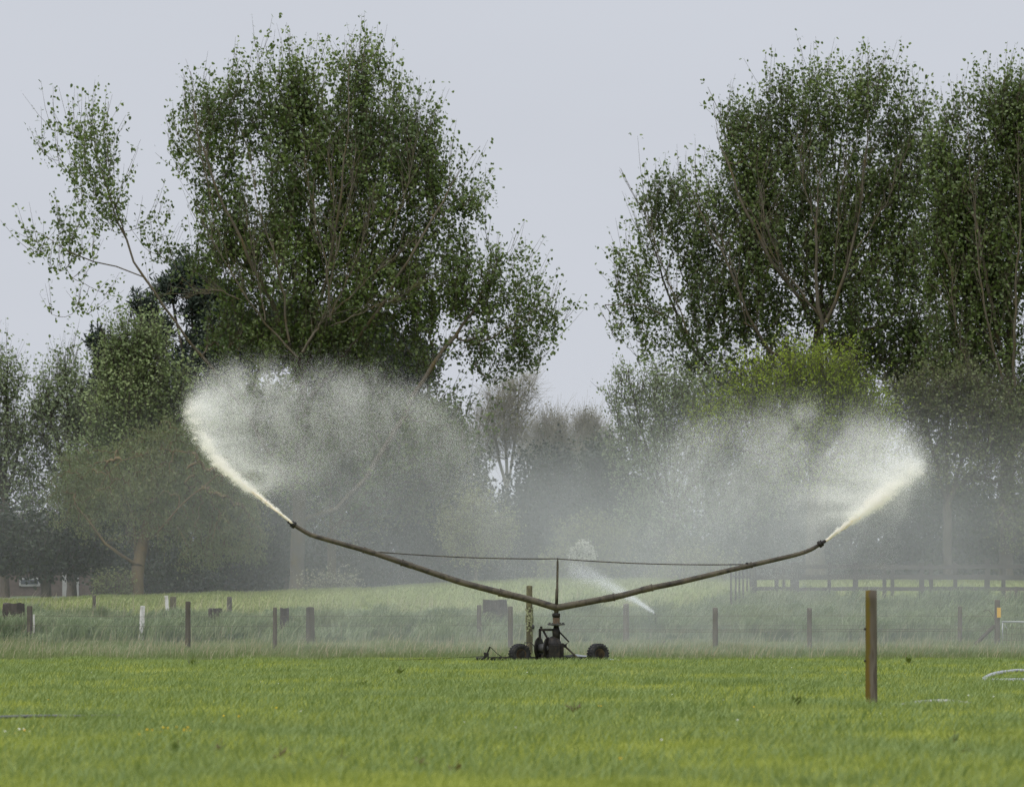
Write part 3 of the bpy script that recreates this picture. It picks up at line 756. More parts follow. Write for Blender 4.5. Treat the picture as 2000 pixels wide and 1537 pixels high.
# drooping willow at the left
tree("willow_tree", "drooping willow with orange brown forked trunk, left of the left spray", "tree", 129,
     [[(266, 1163), (268, 1130), (270, 1105)],
      [(269, 1112), (240, 1085, -.4), (210, 1062, -.8), (180, 1020, -.8), (150, 985, -.6)],
      [(270, 1105), (278, 1060, .3), (290, 1000, .6), (310, 920, .8), (330, 850, 1)],
      [(279, 1056, .3), (330, 1020, -.8), (380, 970, -1.2), (430, 930, -1.2), (480, 940, -1.2)],
      [(272, 1090), (250, 1000, 1.4), (200, 900, 2), (150, 850, 2)],
      [(312, 915, .8), (285, 890, -.8), (245, 902, -1.2), (215, 930, -1.2), (200, 962, -1.2)], [(318, 900, .8), (345, 882, -.8), (380, 888, -1)]],
     [(260, 940, 110, 70), (160, 960, 75, 90), (360, 960, 90, 90), (440, 980, 80, 100), (240, 1020, 120, 50, .6), (400, 1060, 110, 60, .7), (480, 1050, 60, 70, .6), (320, 870, 90, 50, .8)],
     1500, 20, 0.095, M_barkorange, ML_willow, 73, rtrunk=0.23, aspect=0.45, sag=0.22, shoot=0, caps={1: .055, 3: .04, 4: .05, 5: .024, 6: .024}, up_pref=-0.25, axis=(0.1, 0, -0.9), spread=0.5)

# dark trees and undergrowth that close the view below the crowns
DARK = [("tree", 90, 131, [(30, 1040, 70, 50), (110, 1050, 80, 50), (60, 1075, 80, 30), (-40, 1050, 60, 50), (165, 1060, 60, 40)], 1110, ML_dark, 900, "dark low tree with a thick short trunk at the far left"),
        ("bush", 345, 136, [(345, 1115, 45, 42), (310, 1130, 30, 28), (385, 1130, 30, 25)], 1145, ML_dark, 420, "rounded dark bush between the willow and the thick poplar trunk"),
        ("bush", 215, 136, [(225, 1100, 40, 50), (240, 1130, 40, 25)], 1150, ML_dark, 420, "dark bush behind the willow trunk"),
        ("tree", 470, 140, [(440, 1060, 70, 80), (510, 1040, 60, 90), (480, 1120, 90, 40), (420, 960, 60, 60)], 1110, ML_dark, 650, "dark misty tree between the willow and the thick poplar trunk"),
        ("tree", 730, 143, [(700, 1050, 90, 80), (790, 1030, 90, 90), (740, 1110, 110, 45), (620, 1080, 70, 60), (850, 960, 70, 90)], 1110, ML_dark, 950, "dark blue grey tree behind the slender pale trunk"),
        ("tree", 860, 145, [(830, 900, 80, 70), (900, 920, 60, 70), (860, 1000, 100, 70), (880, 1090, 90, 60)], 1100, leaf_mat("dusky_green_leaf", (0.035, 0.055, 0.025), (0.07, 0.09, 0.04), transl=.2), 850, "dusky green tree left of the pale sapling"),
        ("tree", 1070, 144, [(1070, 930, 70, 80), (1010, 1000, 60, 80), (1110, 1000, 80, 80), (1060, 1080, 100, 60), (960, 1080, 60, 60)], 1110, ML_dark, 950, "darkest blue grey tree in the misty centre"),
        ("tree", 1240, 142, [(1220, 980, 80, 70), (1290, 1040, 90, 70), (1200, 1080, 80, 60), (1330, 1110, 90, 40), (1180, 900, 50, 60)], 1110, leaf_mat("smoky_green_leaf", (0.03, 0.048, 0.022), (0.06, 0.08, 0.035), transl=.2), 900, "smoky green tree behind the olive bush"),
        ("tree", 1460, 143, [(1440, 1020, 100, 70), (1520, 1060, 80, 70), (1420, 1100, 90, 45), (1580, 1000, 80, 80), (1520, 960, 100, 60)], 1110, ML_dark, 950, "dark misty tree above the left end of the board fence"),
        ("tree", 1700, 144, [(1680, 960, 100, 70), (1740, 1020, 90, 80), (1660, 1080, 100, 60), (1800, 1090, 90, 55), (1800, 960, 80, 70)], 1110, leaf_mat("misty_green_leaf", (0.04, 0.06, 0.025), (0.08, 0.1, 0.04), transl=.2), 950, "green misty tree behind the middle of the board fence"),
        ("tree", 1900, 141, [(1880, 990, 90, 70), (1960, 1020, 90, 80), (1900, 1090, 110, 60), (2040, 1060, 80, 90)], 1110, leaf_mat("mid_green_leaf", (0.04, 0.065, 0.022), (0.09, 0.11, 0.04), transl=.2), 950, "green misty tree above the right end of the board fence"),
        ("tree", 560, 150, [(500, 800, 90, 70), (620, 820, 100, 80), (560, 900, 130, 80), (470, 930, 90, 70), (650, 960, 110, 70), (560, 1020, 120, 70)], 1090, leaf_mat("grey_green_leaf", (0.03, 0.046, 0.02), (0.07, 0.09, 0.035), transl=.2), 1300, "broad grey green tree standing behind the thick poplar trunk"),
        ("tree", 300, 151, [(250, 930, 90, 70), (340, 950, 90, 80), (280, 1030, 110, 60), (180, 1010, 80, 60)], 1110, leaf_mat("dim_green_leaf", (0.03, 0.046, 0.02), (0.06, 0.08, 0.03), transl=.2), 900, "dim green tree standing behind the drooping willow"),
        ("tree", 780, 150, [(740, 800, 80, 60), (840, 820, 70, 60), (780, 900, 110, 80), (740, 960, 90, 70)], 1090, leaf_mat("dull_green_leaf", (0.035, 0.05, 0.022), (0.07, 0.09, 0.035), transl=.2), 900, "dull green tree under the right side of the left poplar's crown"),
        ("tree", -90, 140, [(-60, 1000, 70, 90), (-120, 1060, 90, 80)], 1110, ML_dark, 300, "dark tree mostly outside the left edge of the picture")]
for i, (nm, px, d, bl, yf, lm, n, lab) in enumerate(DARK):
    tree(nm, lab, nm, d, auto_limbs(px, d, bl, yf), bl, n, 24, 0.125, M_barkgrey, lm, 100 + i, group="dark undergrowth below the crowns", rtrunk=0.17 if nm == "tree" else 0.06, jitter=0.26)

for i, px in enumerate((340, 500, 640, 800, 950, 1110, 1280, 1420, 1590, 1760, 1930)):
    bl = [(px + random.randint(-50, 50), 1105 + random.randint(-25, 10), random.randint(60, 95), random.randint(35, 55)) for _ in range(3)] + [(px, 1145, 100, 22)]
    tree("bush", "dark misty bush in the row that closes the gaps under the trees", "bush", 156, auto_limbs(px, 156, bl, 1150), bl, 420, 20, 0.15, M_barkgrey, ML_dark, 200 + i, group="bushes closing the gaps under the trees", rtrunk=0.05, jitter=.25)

# sapling, olive bush, blossom bush and pale bushes in the centre
bl = [(930, 985, 40, 45), (890, 1020, 35, 40), (965, 1025, 42, 45), (925, 1050, 55, 35)]
tree("sapling", "pale yellow green sapling with a thin trunk left of centre", "tree", 127, auto_limbs(930, 127, bl, 1095), bl, 500, 13, 0.075, M_bark, ML_olive, 121, rtrunk=0.06, rmin=0.006)
bl = [(1150, 1030, 50, 22), (1110, 1050, 28, 25), (1190, 1050, 45, 30), (1150, 1085, 65, 30)]
tree("bush", "rounded olive green bush behind the top of the irrigator mast", "bush", 128, auto_limbs(1150, 128, bl, 1120), bl, 520, 18, 0.07, M_barkgrey, ML_olive, 122, rtrunk=0.06, jitter=.14)
bl = [(1138, 1064, 13, 8), (1120, 1076, 9, 6), (1146, 1078, 14, 7)]
tree("bush", "small white flowering bush just right of the mast top", "bush", 126.5, auto_limbs(1138, 126.5, bl, 1110), bl, 170, 9, 0.07, M_barkgrey, ML_white, 123, rtrunk=0.03, jitter=.09, shoot=.12, leaf_part="blossom")
for i, (px, bl, lab) in enumerate(((1360, [(1350, 1095, 60, 30), (1300, 1110, 40, 20), (1410, 1100, 40, 28)], "pale green bush in the mist beyond the right boom"),
                                   (1085, [(1075, 1108, 18, 20), (1100, 1115, 14, 14)], "small yellowish bush behind the mast"),
                                   (660, [(650, 1140, 40, 12), (610, 1143, 20, 8)], "low brown bush at the foot of the slender pale trunk"),
                                   (225, [(225, 1140, 26, 10), (205, 1145, 14, 8)], "low green bush left of the willow trunk"))):
    tree("bush", lab, "bush", 127 + i * .5, auto_limbs(px, 127 + i * .5, bl, 1140), bl, 220, 14, 0.07, M_barkgrey, (ML_olive, ML_olive, ML_brown, ML_willow)[i], 130 + i, rtrunk=0.04, jitter=.12)

# bare and budding trees in the gap
bl = [(1020, 745, 34, 40), (985, 770, 40, 50), (960, 830, 50, 60), (1010, 830, 45, 60)]
tree("tree", "pale feathery bare tree on the left side of the central gap", "tree", 150, auto_limbs(990, 150, bl, 960), bl, 520, 4, 0.08, M_barkpale, ML_olive, 141, rtrunk=0.12, rmin=0.006, twigs=5, sag=-0.05)
for i, (px, bl, lab) in enumerate(((1085, [(1080, 830, 30, 40), (1060, 860, 34, 50), (1100, 880, 40, 50)], "pale budding tree in the central gap, its bare tips spread like a fan"),
                                   (1150, [(1145, 830, 28, 40), (1170, 860, 34, 50), (1130, 880, 40, 50)], "pale budding tree touching the grey green tree at the right poplar foot"))):
    tree("tree", lab, "tree", 149 + i, auto_limbs(px, 149 + i, bl, 1000), bl, 420, 5, 0.07, M_barkpale, ML_brown, 144 + i, group="budding trees in the gap", rtrunk=0.1, rmin=0.006, twigs=6, sag=-0.05, up_pref=1.2)

# ------------------------------------------------------------------ house far behind at the left
def house():
    d = 172; c = P(10, 1178, d); z = float(ground_z(c[0], d)) - 0.05
    root = empty("house", (c[0], d, z))
    mw = surf("pinkish_brick_wall", (0.085, 0.065, 0.057), (0.115, 0.09, 0.078), 3, 0.9, bump=.2)
    mr = surf("grey_roof_tile", (0.10, 0.10, 0.10), (0.15, 0.14, 0.14), 3, 0.8)
    mwht = surf("white_painted_frame", (0.28, 0.28, 0.27), (0.34, 0.34, 0.33), 4, 0.6, bump=.05)
    mg, n, l, b = new_mat("window_glass"); b.inputs["Base Color"].default_value = (0.05, 0.06, 0.07, 1); b.inputs["Roughness"].default_value = 0.08
    MB().box((c[0], d + 3, z + 1.25), (9.5, 6, 2.5)).build("wall", mw, root)
    r = MB(); hx = 5.1
    r.add([(c[0] - hx, d - .5, z + 2.5), (c[0] + hx, d - .5, z + 2.5), (c[0] + hx, d + 6.5, z + 2.5), (c[0] - hx, d + 6.5, z + 2.5), (c[0] - hx + 2, d + 3, z + 4), (c[0] + hx - 2, d + 3, z + 4)],
          [(3, 2, 1, 0), (0, 1, 5, 4), (2, 3, 4, 5), (1, 2, 5), (3, 0, 4)])
    r.build("roof", mr, root)
    for px, w, hh in ((58, 0.95, 0.4), (-10, 0.8, 0.4), (-90, 0.95, 0.4)):
        x = (px - 1000) * d / F
        f = MB().box((x, d - .03, z + 0.72), (w, .08, hh)).build("window", mwht, root)
        MB().box((x, d - .08, z + 0.72), (w - .16, .03, hh - .2)).build("pane", mg, f)
    x = (138 - 1000) * d / F
    f = MB().box((x, d - .03, z + 1.0), (0.75, .08, 2.0)).build("door", mwht, root)
    MB().tube([(x + .3, d - .1, z + 1.0), (x + .3, d - .1, z + 1.12)], .02, 6).build("handle", mg, f)
    tag(root, "low brick house with white frames glimpsed under the dark trees at far left", "house")
house()
mroad = surf("worn_asphalt", (0.16, 0.16, 0.165), (0.21, 0.21, 0.21), 1.5, 0.9, bump=.1)
rx = np.linspace(-60, -17.5, 40)
rv = np.concatenate([np.stack([rx, np.full(40, q), ground_z(rx, np.full(40, q)) + 0.012], -1) for q in (140, 144, 148, 152, 156)])
i0 = (np.arange(4)[:, None] * 40 + np.arange(39)[None]).ravel()
tag(np_mesh("road", rv, [np.stack([i0, i0 + 1, i0 + 41, i0 + 40], -1)], mroad), kind="structure")

# ------------------------------------------------------------------ fences, posts, stumps
M_post = surf("weathered_brown_post", (0.05, 0.042, 0.03), (0.085, 0.07, 0.05), 3, 0.95, cc=(0.035, 0.03, 0.022), scale2=12, stretch=(1, 1, .18), bump=.6)
M_postgrey = surf("silvered_post", (0.085, 0.074, 0.06), (0.13, 0.112, 0.09), 3, 0.95, cc=(0.06, 0.05, 0.04), scale2=12, stretch=(1, 1, .18), bump=.6)
M_postdark = surf("dark_mossy_post", (0.055, 0.05, 0.03), (0.10, 0.085, 0.045), 4, 0.95, cc=(0.15, 0.14, 0.07), scale2=10, stretch=(1, 1, .4), bump=.7)
M_postwhite = surf("flaking_white_post", (0.55, 0.53, 0.50), (0.66, 0.64, 0.61), 3, 0.8, cc=(0.25, 0.21, 0.17), scale2=9, stretch=(1, 1, .5), bump=.4)
M_stump = surf("blackened_stump", (0.035, 0.027, 0.022), (0.075, 0.06, 0.05), 5, 0.95, cc=(0.02, 0.016, 0.013), scale2=14, stretch=(1, 1, .3), bump=.9, dist=.03)
M_wire = surf("rusty_wire", (0.10, 0.075, 0.055), (0.15, 0.11, 0.08), 8, 0.7, metal=.4, bump=0)

def post(px, top, bot, w, d, mat, label, group, tilt=0.0, square=False, name="fence_post", rot=0.0):
    a_ = P(px, top, d); b_ = P(px, bot, d)
    zb = min(b_[2], float(ground_z(b_[0], d))) - 0.12
    r = w * d / F / 2
    root = empty(name, (b_[0], d, b_[2]))
    mb = MB()
    n = 9; pts = []; rs = []
    for i in range(n):
        t = i / (n - 1); z = zb + (a_[2] - zb) * t
        pts.append((b_[0] + tilt * t + random.gauss(0, r * .03), d + random.gauss(0, r * .03), z)); rs.append(r * (1.04 - .08 * t) * random.uniform(.97, 1.03))
    pts.append((pts[-1][0], d, pts[-1][2] + r * .18)); rs.append(r * .82)
    mb.tube(pts, rs, 4 if square else 11)
    mb.build("shaft", mat, root, smooth=not square, bevel=0.006 if square else 0)
    if label: tag(root, label, "post", group)
    return root

G = "posts of the wire fences"
POSTS = [(367, 1175, 1270, 10.5, 95, M_post, "dark brown fence post standing alone in the pale grass, right of the white post", 0, False),
         (537, 1187, 1268, 8.5, 95, M_postgrey, "thin pale grey fence post left of the thick misty post", 0, False),
         (997, 1185, 1262, 10, 96, M_postgrey, "faded fence post just left of the lichened tall post", 0, False),
         (1397, 1188, 1269, 11, 95, M_postgrey, "misty brown fence post below the middle of the right boom", 0, False),
         (1581, 1188, 1267, 10, 96, M_postgrey, "faint fence post in the thickest mist left of the near post", 0, False),
         (58, 1184, 1238, 11, 103, M_post, "brown fence post with a white sliver behind it, at the far left", 0, False),
         (275, 1184, 1243, 10.5, 103, M_postwhite, "flaking white post standing in long grass at the left", 0.05, True),
         (606, 1187, 1255, 19, 101, M_post, "thick square brown post in the mist below the left nozzle", 0, True),
         (936, 1182, 1250, 9.5, 103, M_postgrey, "faint post beside the dark stump under the left boom", 0, False),
         (1223, 1180, 1256, 12, 101, M_postgrey, "grey fence post at the foot of the white side spray", 0, False),
         (184, 1163, 1195, 7, 114, M_post, "short thin brown post on the bank left of the white post", 0, False),
         (328, 1164, 1196, 9, 113, M_postwhite, "leaning short white post on the bank touching a mossy stub", -0.05, True),
         (338, 1166, 1188, 13, 113.4, M_postdark, "mossy wooden stub touching the leaning white post", 0, False),
         (448, 1166, 1190, 10, 114, M_post, "short brown post on the bank above the small dark stump", 0, False),
         (1875, 1185, 1252, 9, 100, M_postgrey, "faint grey fence post left of the tagged gate post", 0, False)]
for px, t, b, w, d, m, lab, ti, sq in POSTS:
    post(px, t, b, w, d, m, lab, G, ti, sq)
# a white marker sliver behind the far left post
o = post(66, 1200, 1226, 4, 103.6, M_postwhite, "thin white marker peg tucked behind the far left brown post", None, 0, True, "marker_peg"); o["category"] = "peg"

# tall lichened post behind the irrigator
def lichen_post():
    root = post(1034, 1145, 1284, 12.5, 84.5, M_postdark, "tall mossy post with pale lichen, directly behind the irrigator's left side", None)
    mb = MB(); c = P(1034, 1205, 84.5); ml = leaf_mat("pale_lichen", (0.22, 0.235, 0.12), (0.36, 0.36, 0.22), transl=.1)
    for _ in range(150):
        z = c[2] + random.triangular(-.45, .28, .05); th = random.uniform(2.6, 6.8)
        r = 0.074; p = np.array((c[0] + r * math.cos(th), c[1] + r * math.sin(th), z))
        s_ = random.uniform(.012, .032); e = np.array((math.cos(th), math.sin(th), 0)); t_ = np.array((-e[1], e[0], 0)); u_ = np.array((0, 0, 1.))
        k = [p + t_ * s_ * random.uniform(.6, 1.2) + e * random.uniform(0, .02), p + u_ * s_ * random.uniform(.6, 1.3) + e * .012, p - t_ * s_ + e * random.uniform(0, .03), p - u_ * s_ + e * .01]
        mb.add(k, [(0, 1, 2, 3)])
    mb.build("lichen", ml, root)
    b = P(1041, 1224, 84.4); MB().lathe((b[0], b[1] - .03, b[2] - .05), [(.02, 0), (.035, .03), (.035, .07), (.02, .1)], 10).build("insulator", surf("black_plastic", (.02, .02, .02), (.03, .03, .03), 5, .5), root)
lichen_post()

# near post
def near_post():
    d = 40.0
    m, n, l, b = new_mat("mossy_split_post")
    col, f1 = noise_mix(n, l, (0.068, 0.057, 0.042), (0.14, 0.119, 0.096), 5, stretch=(1, 1, .12))
    col, fac = noise_mix(n, l, col, (0.06, 0.045, 0.035), 16, stretch=(1, 1, .1), lo=.52, hi=.66)
    moss, _ = noise_mix(n, l, (0.125, 0.078, 0.014), (0.095, 0.08, 0.018), 9, stretch=(1, 1, .4))
    tc = n.new("ShaderNodeTexCoord"); sp = n.new("ShaderNodeSeparateXYZ"); l.new(tc.outputs["Object"], sp.inputs[0])
    nzz = n.new("ShaderNodeTexNoise"); nzz.inputs["Scale"].default_value = 14; l.new(tc.outputs["Object"], nzz.inputs["Vector"])
    ad = n.new("ShaderNodeMath"); ad.operation = 'MULTIPLY_ADD'; ad.inputs[1].default_value = 0.05
    l.new(nzz.outputs["Fac"], ad.inputs[0]); l.new(sp.outputs["X"], ad.inputs[2])
    mr = n.new("ShaderNodeMapRange"); mr.inputs["From Min"].default_value = 0.012; mr.inputs["From Max"].default_value = -0.006
    l.new(ad.outputs[0], mr.inputs["Value"])
    mx = n.new("ShaderNodeMix"); mx.data_type = 'RGBA'
    l.new(mr.outputs[0], mx.inputs["Factor"]); l.new(col, mx.inputs["A"]); l.new(moss, mx.inputs["B"])
    l.new(mx.outputs["Result"], b.inputs["Base Color"]); b.inputs["Roughness"].default_value = .95; b.inputs["Specular IOR Level"].default_value = .2
    bp = n.new("ShaderNodeBump"); bp.inputs["Strength"].default_value = .8; bp.inputs["Distance"].default_value = .012
    l.new(f1, bp.inputs["Height"]); l.new(bp.outputs[0], b.inputs["Normal"])
    c = P(1702, 1372, d); t = P(1701.5, 1153, d)
    root = empty("fence_post", (c[0], d, c[2]))
    mb = MB(); n_ = 14; k = 20; vs_ = []
    for i in range(n_):
        q = i / (n_ - 1); z = c[2] - .15 + (t[2] - c[2] + .15) * q
        r = 0.0605 * (1.03 - .06 * q)
        for j in range(k):
            th = 2 * math.pi * j / k
            sq = 1.0 / max(abs(math.cos(th + .5)), abs(math.sin(th + .5))) ** 0.35
            rr = r * sq * .97 * (1 + .02 * math.sin(7 * th + i) + random.gauss(0, .008))
            vs_.append((c[0] + (t[0] - c[0]) * q + rr * math.cos(th), d + rr * math.sin(th), z))
    vs_.append((t[0], d, t[2] + .006))
    fs = [(i * k + j, i * k + (j + 1) % k, (i + 1) * k + (j + 1) % k, (i + 1) * k + j) for i in range(n_ - 1) for j in range(k)]
    fs += [((n_ - 1) * k + j, (n_ - 1) * k + (j + 1) % k, n_ * k) for j in range(k)]
    mb.add(vs_, fs); mb.build("shaft", m, root, smooth=True)
    mi = surf("black_insulator", (.015, .015, .014), (.03, .028, .025), 20, .55, bump=.1)
    for y in (1228, 1290):
        p = P(1690.5, y, d)
        MB().lathe((p[0] + .012, d - .01, p[2]), [(.008, -.004), (.014, .002), (.014, .008), (.009, .012), (.016, .018), (.016, .026), (.006, .032)], 12, axis=(-1, -.25, 0)).build("insulator", mi, root, smooth=True)
    tag(root, "nearest tall post with orange moss on one side and two black insulators", "post", G)
near_post()

# tagged gate post with brace and pipe rail
def gate_post():
    d = 98.5
    root = post(1948, 1172, 1259, 11, d, M_postgrey, "gate post with a small yellow tag at the right edge", G)
    my = surf("yellow_tag_plastic", (0.62, 0.36, 0.05), (0.66, 0.40, 0.07), 5, .6, bump=0)
    p = P(1951, 1196, d - .12)
    MB().box(p, (.10, .012, .26)).build("tag", my, root, bevel=.004)
    a_, b_ = P(1942, 1222, d), P(1905, 1258, d - .3)
    MB().tube([a_, b_], .05, 9).build("brace", M_post, root)
    lp = [P(1942, 1210, d - .1), P(1938, 1200, d - .15), P(1932, 1192, d - .15), P(1926, 1190, d - .1), P(1921, 1194, d)]
    MB().tube(lp, .008, 6).build("loop", M_wire, root)
gate_post()
mgal = surf("galvanised_pipe", (0.25, 0.26, 0.26), (0.34, 0.35, 0.35), 4, .45, metal=.5, bump=.1)
def gate():
    d = 98.2
    root = empty("gate", tuple(P(1958, 1262, d)))
    for y0, y1 in ((1214, 1215), (1262, 1262)):
        MB().tube([P(1957, y0, d), P(2100, y1, d)], .022 if y0 < 1250 else .018, 9).build("rail", mgal, root, smooth=True)
    MB().tube([P(1958, 1214, d), P(1958, 1262, d)], .016, 8).build("upright", mgal, root, smooth=True)
    MB().tube([P(2099, 1214, d), P(2099, 1262, d)], .016, 8).build("upright", mgal, root, smooth=True)
    w = MB(); w.tube([P(1958, 1216, d), P(1967, 1227, d)], .012, 6); w.build("stay", mgal, root)
    m = MB()
    for i in range(14): m.tube([P(1966 + 10 * i, 1214, d), P(1966 + 10 * i, 1262, d)], .004, 4)
    for y in (1226, 1238, 1250): m.tube([P(1958, y, d), P(2099, y, d)], .004, 4)
    m.build("wire_mesh", M_wire, root)
    tag(root, "galvanised pipe gate beside the yellow tagged post, cut by the right edge", "gate")
gate()
def far_gate():
    d = 116
    root = empty("netting_fence", tuple(P(1960, 1175, d)))
    mb = MB()
    for i in range(12): mb.tube([P(1955 + i * 9, 1150, d), P(1955 + i * 9, 1200, d)], .008, 4)
    for y in (1152, 1165, 1178, 1190): mb.tube([P(1955, y, d), P(2060, y, d)], .007, 4)
    mb.build("netting", M_wire, root)
    for px in (1985, 2056):
        MB().tube([P(px, 1145, d), P(px, 1205, d)], .04, 8).build("post", M_post, root)
    tag(root, "short run of wire netting behind the pipe gate at the right edge", "fence")
far_gate()

# long fence wires
def wires():
    mb = MB()
    for z_, d in ((1203, 101.5), (1222, 101.5)):
        pts = [P(px, y_, d) for px, y_ in ((-60, z_), (58, z_ - 1), (275, z_ + 1), (606, z_), (936, z_ - 1), (1223, z_), (1581, z_ - 1), (1948, z_))]
        mb.tube(pts, .005, 4)
    mb.build("fence_wire", M_wire)
    o = bpy.data.objects["fence_wire"]; tag(o, "two thin fence wires running through the long grass", "wire")
    mb = MB()
    for y_ in (1229, 1233):
        mb.tube([P(1100, y_, 95.3), P(1397, y_ + 0.5, 95.3), P(1581, y_, 95.8), P(1700, y_, 96), P(1944, y_ - 2, 98.3)], .006, 4)
    o = mb.build("fence_wire", M_wire); tag(o, "pair of fence wires in the mist behind the near post", "wire")
wires()

# dark stumps and log
for px, t, b, w, d, lab in ((25, 1178, 1206, 45, 106, "wide blackened stump in long grass at the far left edge"), (421, 1188, 1216, 28, 104.5, "small square blackened stump right of the dark brown fence post"),
                            (966, 1171, 1204, 50, 106, "wide blackened stump with grass before it, under the left boom"), (556, 1187, 1205, 18, 105, "low grey stump between the thin post and thick misty post")):
    a_, b_ = P(px - w / 2, t, d), P(px + w / 2, b, d)
    cx_, wz = (a_[0] + b_[0]) / 2, abs(b_[0] - a_[0])
    zb = min(b_[2], float(ground_z(cx_, d))) - .1
    root = empty("tree_stump", (cx_, d, zb))
    mb = MB(); k = 18; n = 7; vs_ = []
    ph = [random.uniform(0, 6.28) for _ in range(4)]
    for i in range(n):
        q = i / (n - 1)
        for j in range(k):
            th = 2 * math.pi * j / k
            rr = wz / 2 * (1.08 - .14 * q) * (1 + .06 * math.sin(3 * th + ph[0]) + .04 * math.sin(7 * th + ph[1]) + random.gauss(0, .02))
            vs_.append((cx_ + rr * math.cos(th), d + rr * .8 * math.sin(th), zb + (a_[2] - zb) * q + (random.gauss(0, .008) + .012 * math.sin(2 * th + ph[2]) if i == n - 1 else 0)))
    vs_.append((cx_, d, a_[2] - .02))
    fs = [(i * k + j, i * k + (j + 1) % k, (i + 1) * k + (j + 1) % k, (i + 1) * k + j) for i in range(n - 1) for j in range(k)]
    fs += [((n - 1) * k + j, (n - 1) * k + (j + 1) % k, n * k) for j in range(k)]
    mb.add(vs_, fs); mb.build("bole", M_stump, root)
    tag(root, lab, "stump", "stumps along the fence bank")
mb = MB(); mb.tube([P(1025, 1131, 126.2), P(1045, 1131.5, 126.2), P(1085, 1131.5, 126.2)], [.062, .066, .058], 10)
tag(mb.build("log", M_postgrey), "grey log lying on the skyline of the field behind the mast", "log")
for px, py, w, d, lab in ((597, 1262, 24, 95.5, "dark rock in pale grass at the foot of the thick misty post"), (1293, 1249, 26, 100, "dark flat rock in grass right of the side spray"), (1547, 1183, 22, 113, "grey rock on the bank below the board fence")):
    c = P(px, py, d); z = float(ground_z(c[0], d)); r = w * d / F / 2
    mb = MB(); prof = [(r * 1.02, -.05), (r, .02), (r * .75, r * .45), (r * .3, r * .6)]
    mb.lathe((c[0], d, z), prof, 11)
    mb.v = [(x + random.gauss(0, r * .07), y + random.gauss(0, r * .07), zz + random.gauss(0, r * .05)) for x, y, zz in mb.v]
    tag(mb.build("rock", M_stump), lab, "rock")

# board fence at the right
def board_fence():
    d = 118.0
    mb_ = surf("grey_fence_board", (0.05, 0.046, 0.04), (0.085, 0.078, 0.066), 3, .95, stretch=(.2, 1, 1), bump=.4)
    root = empty("board_fence", tuple(P(1473, 1165, d)))
    xs_ = [1473, 1552, 1671, 1800, 1928, 2060]
    for px in xs_:
        w = 12 if px != 1552 else 20
        a_, b_ = P(px, 1098 if px != 1928 else 1092, d), P(px, 1172, d)
        zb = min(b_[2], float(ground_z(b_[0], d))) - .1
        MB().box(((a_[0]), d, (a_[2] + zb) / 2), (w * d / F * .85, .12, a_[2] - zb), jit=.006).build("post", mb_, root, bevel=.008)
    for y, hh in ((1107, .12), (1127, .15), (1150, .12)):
        for x0, x1 in zip(xs_[:-1], xs_[1:]):
            a_, b_ = P(x0, y + random.uniform(-1, 1), d - .09), P(x1, y + random.uniform(-1, 1), d - .09)
            m = MB(); q = hh / 2
            m.add([(a_[0] + .005, a_[1], a_[2] - q), (b_[0] - .005, b_[1], b_[2] - q), (b_[0] - .005, b_[1], b_[2] + q), (a_[0] + .005, a_[1], a_[2] + q),
                   (a_[0] + .005, a_[1] + .03, a_[2] - q), (b_[0] - .005, b_[1] + .03, b_[2] - q), (b_[0] - .005, b_[1] + .03, b_[2] + q), (a_[0] + .005, a_[1] + .03, a_[2] + q)],
                  [(0, 1, 2, 3), (7, 6, 5, 4), (4, 5, 1, 0), (3, 2, 6, 7), (0, 3, 7, 4), (1, 5, 6, 2)])
            m.build("rail", mb_, root)
    for px in (1517, 1531, 1620, 1727, 1743, 1818, 1866, 1960):
        MB().box((P(px, 1130, d + .35)[0], d + .35, P(px, 1133, d)[2]), (.08 + .06 * random.random(), .08, .95 + random.random() * .2), jit=.01).build("upright", mb_, root)
    tag(root, "long weathered post and board fence on the bank at the right", "fence")
    root = empty("paling_fence", tuple(P(1440, 1175, 115)))
    for i, px in enumerate((1428, 1436, 1444, 1452, 1459, 1466)):
        d2 = 113.5 + i * .8
        t, b = P(px, 1100 + i * 1.5, d2), P(px, 1172, d2)
        zb = min(b[2], float(ground_z(b[0], d2))) - .05
        MB().tube([(b[0], d2, zb), (t[0] + random.uniform(-.03, .03), d2, t[2])], [.035, .028], 6).build("paling", mb_, root)
    MB().tube([P(1428, 1125, 113.5), P(1466, 1128, 117.5)], .02, 6).build("rail", mb_, root)
    tag(root, "six thin palings running towards us from the left end of the board fence", "fence")
board_fence()

# ------------------------------------------------------------------ irrigator
DI = 80.0
M_iron = surf("muddy_rusted_steel", (0.050, 0.043, 0.034), (0.105, 0.09, 0.062), 5, .7, metal=.15, cc=(0.026, 0.023, 0.021), scale2=9, bump=.35)
M_black = surf("black_greasy_iron", (0.008, 0.0075, 0.007), (0.018, 0.016, 0.014), 8, .6, metal=.2, cc=(0.034, 0.025, 0.017), scale2=14, bump=.3)
M_rust = surf("brown_rust", (0.06, 0.042, 0.026), (0.10, 0.068, 0.038), 9, .85, cc=(0.05, 0.035, 0.02), scale2=20, bump=.3)
M_tyre = surf("dusty_rubber", (0.012, 0.012, 0.013), (0.026, 0.026, 0.028), 8, .8, cc=(0.045, 0.042, 0.036), scale2=12, bump=.2)
M_hose = surf("grey_blue_hose", (0.22, 0.24, 0.26), (0.30, 0.32, 0.34), 4, .6, bump=.1)
M_steelgrey = surf("worn_grey_steel", (0.05, 0.05, 0.05), (0.10, 0.10, 0.098), 6, .5, metal=.3, bump=.1)

